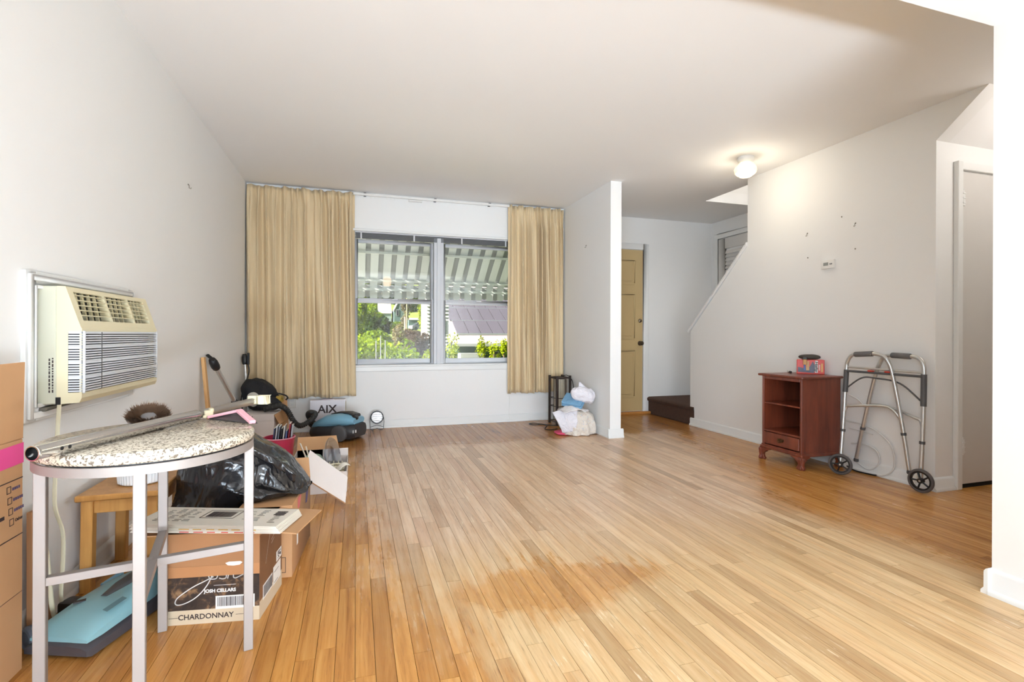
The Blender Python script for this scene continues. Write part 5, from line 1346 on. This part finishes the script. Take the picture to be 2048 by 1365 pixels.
MB().tube(bez([pL[1].lerp(pL[2], .04), pL[1].lerp(pL[2], .22) + Vector((.006, -.012, .0)), pL[1].lerp(pL[2], .26) + Vector((.01, -.05, 0)), Vector((3.385, 2.50, .505)), Vector((3.395, 2.435, .49)), pL[10].lerp(pL[11], .06), pL[10].lerp(pL[11], .2)], 8), .0095, 12).build('side_brace', ALU, wk, world=True)
MB().tube(bez([pR[1].lerp(pR[2], .0) + Vector((0, 0, -.02)), pR[1].lerp(pR[2], .12) + Vector((.006, .018, 0)), pR[1].lerp(pR[2], .17) + Vector((.008, .06, 0)), Vector((3.440, 2.45, .49)), Vector((3.444, 2.56, .50)), pR[9].lerp(pR[10], .75)], 8), .0095, 12).build('side_brace', ALU, wk, world=True)
for (a, b_) in ((pL[0], pL[1]), (pR[0], pR[1]), (pL[10], pL[11]), (pR[10], pR[11])):
    p = a.lerp(b_, .70 if a.z < .2 else .30); d = (b_ - a).normalized()
    MB().tube([p - d * .009, p + d * .009], .0160, 14).build('height_collar', DGREY, wk, world=True)
for p in (pL[11], pR[11]): MB().lathe([(0, -.014), (.014, -.014), (.0165, -.004), (.014, .010)], 14, p).build('rubber_tip', DGREY, wk, world=True)
def walker_wheel(c, ang):
    M_ = Matrix.Rotation(ang, 3, 'Z') @ Matrix.Rotation(math.pi / 2, 3, 'Y')
    wh_ = MB().lathe([(.062, -.011), (.071, -.008), (.074, 0), (.071, .008), (.062, .011), (.058, .006), (.058, -.006)], 36, c, M_, closed=True).build('wheel', mat('grey_tyre', (92, 88, 88), .7), wk, world=True)
    MB().lathe([(.0, -.013), (.016, -.013), (.017, .013), (0, .013)], 20, c, M_).build('hub', BLACK, wh_, world=True)
    MB().lathe([(.050, -.007), (.059, -.007), (.059, .007), (.050, .007)], 36, c, M_, closed=True).build('rim', BLACK, wh_, world=True)
    for k in range(5):
        a = 2 * math.pi * k / 5 + .3
        p = Vector(c) + M_ @ Vector((.014 * math.cos(a), .014 * math.sin(a), 0)); q = Vector(c) + M_ @ Vector((.052 * math.cos(a), .052 * math.sin(a), 0))
        MB().tube([p, q], .0065, 8, flat=.8).build('spoke', BLACK, wh_, world=True)
    MB().lathe([(0, .016), (.006, .015), (.006, -.015), (0, -.016)], 10, c, M_).build('axle', ALU, wh_, world=True)
aw = math.atan2(-.11, .458) * -1
walker_wheel((3.252, 2.690, .0745), .52)
walker_wheel((3.366, 2.238, .0745), .10)

# loose white cable hanging in loops behind the walking frame
wc = thing('coiled_cable', 'white cable hanging in loose loops on the wall behind the walker', 'cable', (3.45, 2.6, .1))
MB().tube(bez([(3.462, 2.82, .045), (3.455, 2.76, .012), (3.455, 2.66, .008), (3.462, 2.56, .012), (3.470, 2.49, .06), (3.467, 2.47, .14), (3.467, 2.50, .24), (3.467, 2.60, .315), (3.467, 2.72, .345), (3.467, 2.82, .35)], 8), .0052, 8).build('outer_loop', mat('cable_white', (222, 221, 218), .4), wc, world=True)
MB().tube(bez([(3.467, 2.81, .10), (3.472, 2.74, .06), (3.470, 2.66, .03), (3.470, 2.60, .06), (3.472, 2.575, .12), (3.467, 2.60, .18), (3.467, 2.68, .205), (3.467, 2.78, .19)], 8), .0052, 8).build('inner_loop', mat('cable_white', (222, 221, 218), .4), wc, world=True)
MB().tube(bez([(3.467, 2.80, .545), (3.467, 2.72, .51), (3.467, 2.66, .44)], 8), .0052, 8).build('upper_strand', mat('cable_white', (222, 221, 218), .4), wc, world=True)
MB().tube([(3.467, 2.80, .30), (3.467, 2.62, .285)], .0035, 8).build('clipped_strand', mat('cable_white', (222, 221, 218), .4), wc, world=True)
MB().tube(bez([(3.45, 2.80, .02), (3.43, 2.72, .008), (3.44, 2.62, .008), (3.45, 2.58, .01)], 8), .005, 8).build('black_plug_lead', BLACK, wc, world=True)

# pendant over the dining table behind the camera; its glow shows mirrored in the window
pd = thing('pendant_lamp', 'lit frosted lantern pendant hanging over the dining area', 'lamp', (.66, -.60, H))
MB().tube([(0, 0, 0), (0, 0, -.16)], .006, 8).build('stem', CHROME, pd)
MB().lathe([(0, -.002), (.06, -.002), (.05, -.025), (0, -.025)], 20).build('canopy', CHROME, pd)
MB().lathe([(.0, -.16), (.05, -.165), (.085, -.20), (.09, -.30), (.08, -.38), (0, -.39)], 24).build('glass_shade', emit('lit_pendant_glass', (255, 214, 170), 9.0), pd)

# ------------------------------------------------------------------ outside: metal awning over the window
def alb(rgb, k=.42):   # outdoor paint and leaf colours as reflectances for full sun
    return tuple(255 * (12.92 * v if v <= .0031308 else 1.055 * v ** (1 / 2.4) - .055) for v in (c * k for c in lin(rgb)))
aw_ = thing('window_awning', 'white and grey ribbed metal awning over the window outside', 'awning', (.85, 6.0, 2.3))
AWW = mat('awning_white', alb((226, 228, 224), .80), .5, var=.02); AWG = mat('awning_grey', alb((172, 173, 170), .72), .5, var=.04)
AY0, AZ0, AY1, AZ1 = 5.60, 2.36, 6.62, 1.60
def awp(x, f_, dz_=0): return Vector((x, AY0 + (AY1 - AY0) * f_, AZ0 + (AZ1 - AZ0) * f_ + dz_))
pitch = .152
k = 0; x = -.75
while x < 2.75:
    MB().hexa([awp(x, 0), awp(x + .092, 0), awp(x + .092, 1), awp(x, 1), awp(x, 0, .006), awp(x + .092, 0, .006), awp(x + .092, 1, .006), awp(x, 1, .006)]).build('panel', AWW, aw_, world=True, smooth=False)
    MB().hexa([awp(x + .086, 0, .022), awp(x + pitch + .006, 0, .022), awp(x + pitch + .006, 1, .022), awp(x + .086, 1, .022), awp(x + .086, 0, .028), awp(x + pitch + .006, 0, .028), awp(x + pitch + .006, 1, .028), awp(x + .086, 1, .028)]).build('panel', AWG, aw_, world=True, smooth=False)
    # scalloped valance tabs
    zc = 1.425 + (.012 if k % 2 else 0)
    MB().prism([(x, AZ1 + .01), (x + .092, AZ1 + .01), (x + .092, zc + .012), (x + .07, zc), (x + .022, zc), (x, zc + .012)], lambda u, v, w: Vector((u, AY1 + w, v)), .005).build('valance_tab', AWW, aw_, world=True, smooth=False)
    MB().prism([(x + .092, AZ1 + .01), (x + pitch, AZ1 + .01), (x + pitch, zc + .02), (x + .122, zc + .008), (x + .092, zc + .02)], lambda u, v, w: Vector((u, AY1 - .012 + w, v)), .005).build('valance_tab', AWG, aw_, world=True, smooth=False)
    x += pitch; k += 1
for f_ in (.53, .91): 
    a = awp(-.75, f_, -.016); b_ = awp(2.75, f_, -.016)
    MB().bar(a, b_, .028, .026).build('crossbar', AWG if f_ < .5 else AWW, aw_, world=True, bevel=.002)
MB().bar((-.75, AY1 - .03, AZ1 - .055), (2.75, AY1 - .03, AZ1 - .055), .02, .03).build('front_bar', AWW, aw_, world=True, bevel=.002)
# house roof above, which also shades the awning and the lawn by the wall
struct(MB().box(-6, 9, -5, 5.9, 4.05, 4.2).build('roof_slab', mat('roof_underside', (180, 176, 170), .8), smooth=False), 'flat roof over the house', 'roof')
struct(MB().box(-6, XL - .13, 5.42, 5.57, -1.5, 4.05).box(XE + .2, 9, 5.64, 5.78, -1.5, 4.05).box(XL - .13, XE + .2, 5.64, 5.70, H + .15, 4.05).build('wall_exterior', mat('exterior_siding', (206, 206, 200), .7), smooth=False), 'outer house wall beside the window', 'wall')

struct(MB().box(-4, 7, 5.75, 8.3, -1.12, -.95).build('bounce_slab', mat('pale_bounce_surface', (236, 234, 230), .9, var=.05, scale=3), smooth=False), 'unseen pale slab added outside to bounce sunlight in through the window', 'bounce slab')  # reflector below the sight line, throws sunlight up to the ceiling
# ground rising to a far green hillside
def gz_(x, y):
    if y < 30: z = -1.0 - .012 * max(0, y - 6)
    elif y < 110: z = -1.29 + (y - 30) / 80 * 3.4
    else: z = 2.1 + (y - 110) * .30
    return z + .4 * nz((x * .08, y * .05, 0), 1)
GRASS = NT('meadow'); n1 = GRASS.noise(GRASS.pos, .9, 5, .7); n2 = GRASS.noise(GRASS.pos, .12, 3)
GRASS = GRASS.bsdf(GRASS.mix(n1, lin(alb((96, 128, 30))), lin(alb((176, 190, 66)))), .9)
struct(MB().grid(lambda u, v: Vector((-60 + 130 * u, 5.6 + 195 * v ** 1.5, gz_(-60 + 130 * u, 5.6 + 195 * v ** 1.5))), 60, 60).build('ground', GRASS, angle=3.2), 'green lawn rising to a hillside outside', 'ground')

def leaf_mat(name, a, b_):
    t = NT(name); n_ = t.noise(t.pos, 3.1, 3); n2_ = t.noise(t.pos, 23, 2)
    col = t.mix(t.math('ADD', t.math('MULTIPLY', n_, .5), t.math('MULTIPLY', n2_, .5)), lin(a), lin(b_))
    d = t.n('ShaderNodeBsdfDiffuse'); t.set(d, 0, col); tr_ = t.n('ShaderNodeBsdfTranslucent'); t.set(tr_, 0, col)
    mx = t.n('ShaderNodeMixShader'); mx.inputs[0].default_value = .35
    t.t.links.new(d.outputs[0], mx.inputs[1]); t.t.links.new(tr_.outputs[0], mx.inputs[2]); t.t.links.new(mx.outputs[0], t.out.inputs[0])
    return t.m
LG = leaf_mat('bright_leaves', alb((140, 184, 10)), alb((222, 244, 50))); LM = leaf_mat('mid_leaves', alb((104, 146, 14)), alb((190, 218, 54))); LD = leaf_mat('dark_leaves', alb((40, 70, 16)), alb((86, 116, 36)))
LY = leaf_mat('yellow_leaves', alb((160, 190, 10)), alb((222, 232, 50))); LT = leaf_mat('dry_twigs', alb((150, 132, 90)), alb((206, 192, 140))); LB = leaf_mat('brown_brush', alb((96, 74, 56)), alb((150, 124, 92)))
BARK = mat('bark', alb((128, 104, 86)), .9, var=.25, scale=8)
def foliage(center, rad, n, size, seed, lobes=7):
    rr = random.Random(seed); b_ = MB(); c = Vector(center)
    lob = [(Vector((rr.uniform(-.6, .6) * rad[0], rr.uniform(-.6, .6) * rad[1], rr.uniform(-.6, .6) * rad[2])), rr.uniform(.35, .6)) for _ in range(lobes)]
    for k in range(n):
        o_, s_ = rr.choice(lob)
        d = Vector((rr.gauss(0, 1), rr.gauss(0, 1), rr.gauss(0, 1))).normalized() * (rr.random() ** .35) * s_
        p = c + o_ + Vector((d.x * rad[0], d.y * rad[1], d.z * rad[2]))
        a = Vector((rr.gauss(0, 1), rr.gauss(0, 1), rr.gauss(0, 1))).normalized(); e = a.cross(Vector((rr.gauss(0, 1), rr.gauss(0, 1), rr.gauss(0, 1)))).normalized()
        l_ = size * rr.uniform(.6, 1.3)
        b_.add([p - a * l_, p + e * l_ * .45, p + a * l_, p - e * l_ * .45], [(0, 1, 2, 3)])
    return b_
def plant(name, label, cat, x, y, zc, rad, n, size, m, seed, trunk=True, group=None):
    z0 = gz_(x, y)
    t_ = thing(name, label, cat, (x, y, z0), group=group)
    f_ = foliage((x, y, zc), rad, n, size, seed).build('foliage', m, t_, world=True, smooth=False)
    f_['kind'] = 'stuff'
    if trunk:
        MB().tube([(x, y, z0 - .05), (x + .05 * rad[0], y, (z0 + zc) / 2), (x, y, zc + rad[2] * .3)], [max(.04, rad[0] * .09), max(.03, rad[0] * .07), .02], 8).build('trunk', BARK, t_, world=True)
    return t_
RU = lambda u: (u - 711) * .000955 - .002 + max(0, u - 858) * .00009   # horizontal slope of a direction seen through the window
def Z(v, y): return .978 + (671 - v) * .00097 * y
plant('hedge', 'clipped leafy hedge just outside the window', 'hedge', -.05, 9.3, -.05, (1.2, .55, .80), 9000, .035, LM, 1, True)
plant('round_bush', 'yellow-green bush at the end of the hedge', 'bush', 1.34, 9.7, .25, (.24, .3, .52), 2600, .03, LY, 2)
plant('leafy_shrub', 'bright green shrub mass behind the hedge', 'shrub', .5, 14, .15, (1.6, .9, .78), 6500, .06, LG, 3)
plant('leafy_shrub', 'dense mid-green shrub below the pale far house', 'shrub', 1.18, 19, .25, (.95, .9, .85), 4600, .09, LM, 4)
plant('slim_tree', 'tall bright green tree nearest the curtain seen through the window', 'tree', .02, 20, 1.2, (.42, .6, 2.2), 3600, .09, LG, 5)
plant('leafy_tree', 'dark green tree between the white porch and the pale house', 'tree', 1.15, 26, 1.15, (.55, .7, .85), 3000, .12, LD, 6)
plant('leafy_tree', 'olive-green tree in front of the white porch house', 'tree', .75, 34, 1.9, (.55, .7, .95), 2600, .16, LM, 7)
plant('dry_shrub', 'bare tan twiggy shrub beside the tall pole', 'shrub', 1.55, 16.5, .35, (.52, .5, .95), 3600, .05, LT, 8)
plant('brown_shrub', 'brown brushy shrub by the white clapboard wall', 'shrub', 2.55, 21.5, .5, (.75, .7, .85), 3600, .06, LB, 9)
plant('yellow_tree', 'yellow-green tree beside the white clapboard gable', 'tree', 4.55, 36, 2.5, (.62, .8, 1.5), 3000, .13, LY, 10)
plant('dark_conifer', 'dark conifer rising behind the small teal garage', 'tree', 16.6, 133, 9.6, (2.0, 2.0, 5.0), 3600, .45, LB, 11)
plant('leafy_tree', 'pale green tree beside the dark conifer', 'tree', 13.2, 126, 8.5, (2.0, 2.0, 4.2), 3400, .45, LG, 12)
plant('leafy_tree', 'broad hillside tree above the white porch house', 'tree', 1.2, 135, 13, (6.0, 4, 5.0), 5200, .6, LM, 13)
plant('leafy_tree', 'tall hillside tree behind the pale house', 'tree', 9.5, 150, 18, (7.5, 4, 6.0), 5200, .7, LG, 14)
plant('leafy_tree', 'hillside tree to the far side of the solar roof', 'tree', 26, 150, 18, (10, 4, 7.0), 5200, .7, LM, 15)
plant('leafy_tree', 'pale green tree rising behind the white porch house', 'tree', 3.3, 124, 5.8, (2.4, 2, 3.4), 3000, .42, LG, 16)
plant('leafy_tree', 'olive tree on the slope between porch house and pale house', 'tree', 3.6, 84, 3.0, (1.0, 1, 1.5), 2400, .22, LM, 17)
plant('leafy_shrub', 'rounded green shrub in front of the teal house', 'shrub', 6.2, 84, 1.9, (1.6, 1, 1.1), 2600, .22, LM, 18)
plant('leafy_shrub', 'low olive shrub row under the parked car', 'shrub', 8.0, 70, 1.0, (1.6, 1, .55), 2400, .18, LB, 19)
plant('bare_tree', 'thin tan leafless tree before the teal garage', 'tree', 7.4, 80, 4.4, (.9, .8, 2.6), 1300, .16, LT, 20)
# saplings in front of the solar roof house
for k, (u, v, n_) in enumerate(((900, 687, 900), (965, 692, 1500), (985, 700, 1300), (1005, 694, 1500), (905, 706, 900))):
    y = 13.5 + k * .5; x = RU(u) * y
    lab = ['yellow-green sapling at the edge of the solar house lawn', 'bushy yellow-green sapling before the white garage', 'low yellow-green bush before the white garage', 'tall yellow-green sapling near the narrow curtain', 'low leafy sprig beside the window mullion'][k]
    plant('young_sapling', lab, 'sapling', x, y, Z(v + 8, y), (.20 + .05 * (k in (1, 3)), .25, .36), n_ // 4, .04, LY, 30 + k, True, 'saplings before the solar house')

def house(name, label, x0, x1, y0, y1, z0, ze, zr, wallm, roofm, wins=(), ridge_x=True):
    t_ = thing(name, label, 'house', ((x0 + x1) / 2, (y0 + y1) / 2, z0))
    MB().box(x0, x1, y0, y1, z0, ze).build('walls', wallm, t_, world=True, smooth=False)
    m_ = MB(); ov = .04 * (x1 - x0)
    if ridge_x:
        ymid = (y0 + y1) / 2
        m_.prism([(y0 - ov, ze - .02), (ymid, zr), (y1 + ov, ze - .02), (y1 + ov, ze + .12), (ymid, zr + .18), (y0 - ov, ze + .12)], lambda u, v, w: Vector((x0 - ov + w, u, v)), x1 - x0 + 2 * ov)
        MB().prism([(y0, ze), (ymid, zr), (y1, ze)], lambda u, v, w: Vector((x0 + w, u, v)), x1 - x0).build('gable_fill', wallm, t_, world=True, smooth=False)
    else:
        xm = (x0 + x1) / 2
        m_.prism([(x0 - ov, ze - .02), (xm, zr), (x1 + ov, ze - .02), (x1 + ov, ze + .12), (xm, zr + .18), (x0 - ov, ze + .12)], lambda u, v, w: Vector((u, y0 - ov + w, v)), y1 - y0 + 2 * ov)
        MB().prism([(x0, ze), (xm, zr), (x1, ze)], lambda u, v, w: Vector((u, y0 + w, v)), y1 - y0).build('gable_fill', wallm, t_, world=True, smooth=False)
    m_.build('roof', roofm, t_, world=True, smooth=False)
    for (a, b_, c_, d_) in wins:
        w_ = MB().box(a - .08, b_ + .08, y0 - .06, y0 + .02, c_ - .08, d_ + .08).build('window', WHS, t_, world=True, smooth=False)
        MB().box(a, b_, y0 - .09, y0 - .05, c_, d_).build('pane', mat('dark_far_glass', alb((60, 66, 76)), .2), w_, world=True, smooth=False)
    return t_
PALEB = mat('pale_blue_siding', alb((206, 222, 214)), .8); TEAL = mat('teal_siding', alb((120, 152, 146)), .8, var=.08); RFG = mat('grey_shingle', alb((206, 198, 196)), .85, var=.12, scale=1.5); WHS = mat('white_siding', alb((236, 236, 234)), .7)
house('pale_house', 'pale blue far house with grey gabled roof on the hill', 4.6, 7.25, 112, 118, 3.4, 5.4, 7.6, PALEB, RFG, ((5.2, 5.5, 4.2, 5.0),))
house('teal_house', 'teal gabled far house beside the pale house', 7.7, 9.9, 110, 117, 2.2, 5.9, 8.2, TEAL, RFG, ((8.2, 8.6, 5.0, 6.2), (8.45, 8.75, 2.6, 3.6), (8.95, 9.2, 2.6, 3.6), (9.0, 9.35, 6.6, 7.2)), ridge_x=False)
house('teal_garage', 'small teal garage with white fascia and dark doorway on the hill', 10.6, 13.6, 108, 112, 2.2, 4.0, 4.3, TEAL, WHS, ((12.5, 13.2, 2.6, 3.6),))
house('porch_house', 'white porch house half hidden by trees on the hill', 1.0, 3.2, 92, 96, 1.6, 3.6, 5.0, WHS, RFG, ((1.6, 2.2, 2.4, 3.2),), ridge_x=False)
# parked car on the hill road
fcx = thing('parked_car', 'pale lavender parked car on the hill beyond the shrubs', 'car', (11.6, 96, 1.7), .3)
CARM = mat('lavender_car_paint', alb((206, 200, 214)), .3)
loft([[Vector((x_, y_, z_)) for y_, z_ in ((-.8, .3), (.8, .3), (.85, .7), (.8, .85 if abs(x_) > 1.9 else .95), (-.8, .85 if abs(x_) > 1.9 else .95), (-.85, .7))] for x_ in (-2.0, -1.8, -.8, .8, 1.7, 2.0)]).build('body', CARM, fcx)
loft([[Vector((x_, y_ * k_, z_)) for y_, z_ in ((-.75, .9), (.75, .9), (.62, h_), (-.62, h_))] for x_, k_, h_ in ((-1.5, .9, .95), (-.8, 1, 1.4), (.5, 1, 1.45), (1.2, .9, .95))]).build('cabin', mat('car_glass', alb((90, 96, 110)), .15), fcx)
for x_ in (-1.25, 1.25):
    for s_ in (-1, 1): MB().lathe([(0, -.1), (.33, -.1), (.33, .1), (0, .1)], 18, (x_, s_ * .78, .33), Matrix.Rotation(math.pi / 2, 3, 'X')).build('wheel', BLACK, fcx)
# poles and stakes
tag(MB().tube([(RU(812) * 30, 30, gz_(3, 30)), (RU(812) * 30, 30, 4.5)], .035, 8).build('utility_pole', mat('pale_pole', alb((200, 190, 150)), .7)), 'thin pale pole standing among the shrubs outside', 'pole')
tag(MB().tube([(RU(810) * 45, 45, gz_(4, 45)), (RU(809) * 45, 45, Z(636, 45))], [.16, .11], 8).build('tree_stump', mat('pinkish_bark', alb((196, 168, 156)), .9)), 'pinkish bare tree trunk below the teal garage', 'tree trunk')
for k, (u, v) in enumerate(((751, 684), (760, 674), (769, 683))):
    y = 13.0; tag(MB().box(RU(u) * y - .012, RU(u) * y + .012, y - .012, y + .012, gz_(.6, y) - .05, Z(v, y)).build('garden_stake', mat('white_stake', alb((236, 234, 230)), .5), smooth=False), ['short white garden stake in the bright shrubs, toward the curtain', 'tall white garden stake, middle of the three in the bright shrubs', 'short white garden stake in the bright shrubs, toward the pole'][k], 'stake', 'garden stakes in the shrubs')

# neighbour's house with the solar roof
nh = thing('solar_house', 'green neighbouring house with white gable and solar panels on a shingled roof', 'house', (11, 42, -2))
K = 2.9
def sc3(x, y, z): return Vector((x * K, y * K, .978 + (z - .978) * K))
GREENS = mat('green_siding', alb((92, 150, 106)), .8, var=.05)
SHG = NT('shingle_roof'); bk_ = SHG.n('ShaderNodeTexBrick'); bk_.inputs['Scale'].default_value = 4.0
SHG.set(bk_, 'Vector', SHG.mapping(SHG.pos, (1, 1.1, 0)))
bk_.inputs['Color1'].default_value = (*lin(alb((214, 200, 196))), 1); bk_.inputs['Color2'].default_value = (*lin(alb((196, 180, 178))), 1); bk_.inputs['Mortar'].default_value = (*lin(alb((150, 138, 140))), 1); bk_.inputs['Mortar Size'].default_value = .03
SHG = SHG.bsdf(bk_.outputs[0], .85)
ye, ze_, yr, zr_ = 13.2, .73, 18.0, 3.0
def roofp(x, f_, up=0): return sc3(x, ye + (yr - ye) * f_, ze_ + (zr_ - ze_) * f_ + up)
m_ = MB(); m_.hexa([roofp(2.34, 0, -.05), roofp(8, 0, -.05), roofp(8, 1, -.05), roofp(2.34, 1, -.05), roofp(2.34, 0), roofp(8, 0), roofp(8, 1), roofp(2.34, 1)]); m_.build('roof', SHG, nh, world=True, smooth=False)
MB().add([sc3(x, y, z) for x, y, z in ((2.4, 13.45, -1), (8, 13.45, -1), (8, 13.5, -1), (2.4, 13.5, -1), (2.4, 13.45, .80), (8, 13.45, .80), (8, 13.5, .80), (2.4, 13.5, .80))], [(0, 3, 2, 1), (4, 5, 6, 7), (0, 1, 5, 4), (1, 2, 6, 5), (2, 3, 7, 6), (3, 0, 4, 7)]).build('front_wall', GREENS, nh, world=True, smooth=False)
MB().hexa([sc3(x, y, z) for x, y, z in ((2.32, 13.14, .66), (8, 13.14, .66), (8, 13.2, .66), (2.32, 13.2, .66), (2.32, 13.14, .735), (8, 13.14, .735), (8, 13.2, .735), (2.32, 13.2, .735))]).build('gutter', WHS, nh, world=True, smooth=False)
# separate white clapboard house closer by
ch = thing('clapboard_house', 'narrow white clapboard house wall rising beside the solar house', 'house', (4.7, 31, -2))
MB().box(4.02, 5.3, 30.03, 33, -2.2, 6.5).build('walls', WHS, ch, world=True, smooth=False)
MB().box(3.85, 5.4, 29.7, 33.2, 6.5, 6.8).build('roof', RFG, ch, world=True, smooth=False)
zc_ = -2.2
while zc_ < 6.4:
    MB().hexa([(4.0, 29.96, zc_), (5.3, 29.96, zc_), (5.3, 30.03, zc_), (4.0, 30.03, zc_), (4.0, 30.01, zc_ + .21), (5.3, 30.01, zc_ + .21), (5.3, 30.03, zc_ + .21), (4.0, 30.03, zc_ + .21)]).build('clapboard', WHS, ch, world=True, smooth=False)
    zc_ += .21
w_ = MB().box(4.28, 4.75, 29.90, 29.99, 1.35, 2.15).build('window', WHS, ch, world=True, smooth=False)
MB().box(4.34, 4.69, 29.87, 29.92, 1.41, 2.09).build('pane', mat('dark_far_glass', alb((60, 66, 76)), .2), w_, world=True, smooth=False)
MB().box(3.82, 5.3, 29.6, 29.96, .05, .22).build('porch_ledge', WHS, ch, world=True, smooth=False)
for (a, b_, c_, d_) in ((2.34, 2.55, .36, .50), (3.62, 3.78, .36, .52)):
    w_ = MB().hexa([sc3(x, y, z) for x, y, z in ((a, 13.43, c_), (b_, 13.43, c_), (b_, 13.46, c_), (a, 13.46, c_), (a, 13.43, d_), (b_, 13.43, d_), (b_, 13.46, d_), (a, 13.46, d_))]).build('window', WHS, nh, world=True, smooth=False)
    MB().hexa([sc3(x, y, z) for x, y, z in ((a + .02, 13.415, c_ + .02), (b_ - .02, 13.415, c_ + .02), (b_ - .02, 13.44, c_ + .02), (a + .02, 13.44, c_ + .02), (a + .02, 13.415, d_ - .02), (b_ - .02, 13.415, d_ - .02), (b_ - .02, 13.44, d_ - .02), (a + .02, 13.44, d_ - .02))]).build('pane', mat('dark_far_glass', alb((60, 66, 76)), .2), w_, world=True, smooth=False)
MB().hexa([sc3(x, y, z) for x, y, z in ((2.62, 13.0, -.6), (3.25, 13.0, -.6), (3.25, 13.4, -.6), (2.62, 13.4, -.6), (2.62, 13.0, .48), (3.25, 13.0, .48), (3.25, 13.4, .48), (2.62, 13.4, .48))]).build('white_garage', WHS, nh, world=True, smooth=False)
t = NT('solar_glass'); PVM = t.bsdf(lin(alb((112, 106, 116))), .55)
rows_f = [(.105, .270), (.276, .452), (.458, .60)]
for ri, (f0, f1) in enumerate(rows_f):
    for c in range(9):
        xa = 2.66 - .06 * ri + c * .345 ; xb = xa + .325
        MB().hexa([roofp(xa, f0, .02), roofp(xb, f0, .02), roofp(xb, f1, .02), roofp(xa, f1, .02), roofp(xa, f0, .045), roofp(xb, f0, .045), roofp(xb, f1, .045), roofp(xa, f1, .045)]).build('solar_panel', PVM, nh, world=True, smooth=False)
for f_ in (.100, .273, .455):
    MB().hexa([roofp(2.64, f_ - .002, .02), roofp(5.8, f_ - .002, .02), roofp(5.8, f_ + .002, .02), roofp(2.64, f_ + .002, .02), roofp(2.64, f_ - .002, .05), roofp(5.8, f_ - .002, .05), roofp(5.8, f_ + .002, .05), roofp(2.64, f_ + .002, .05)]).build('panel_rail', ALU, nh, world=True, smooth=False)
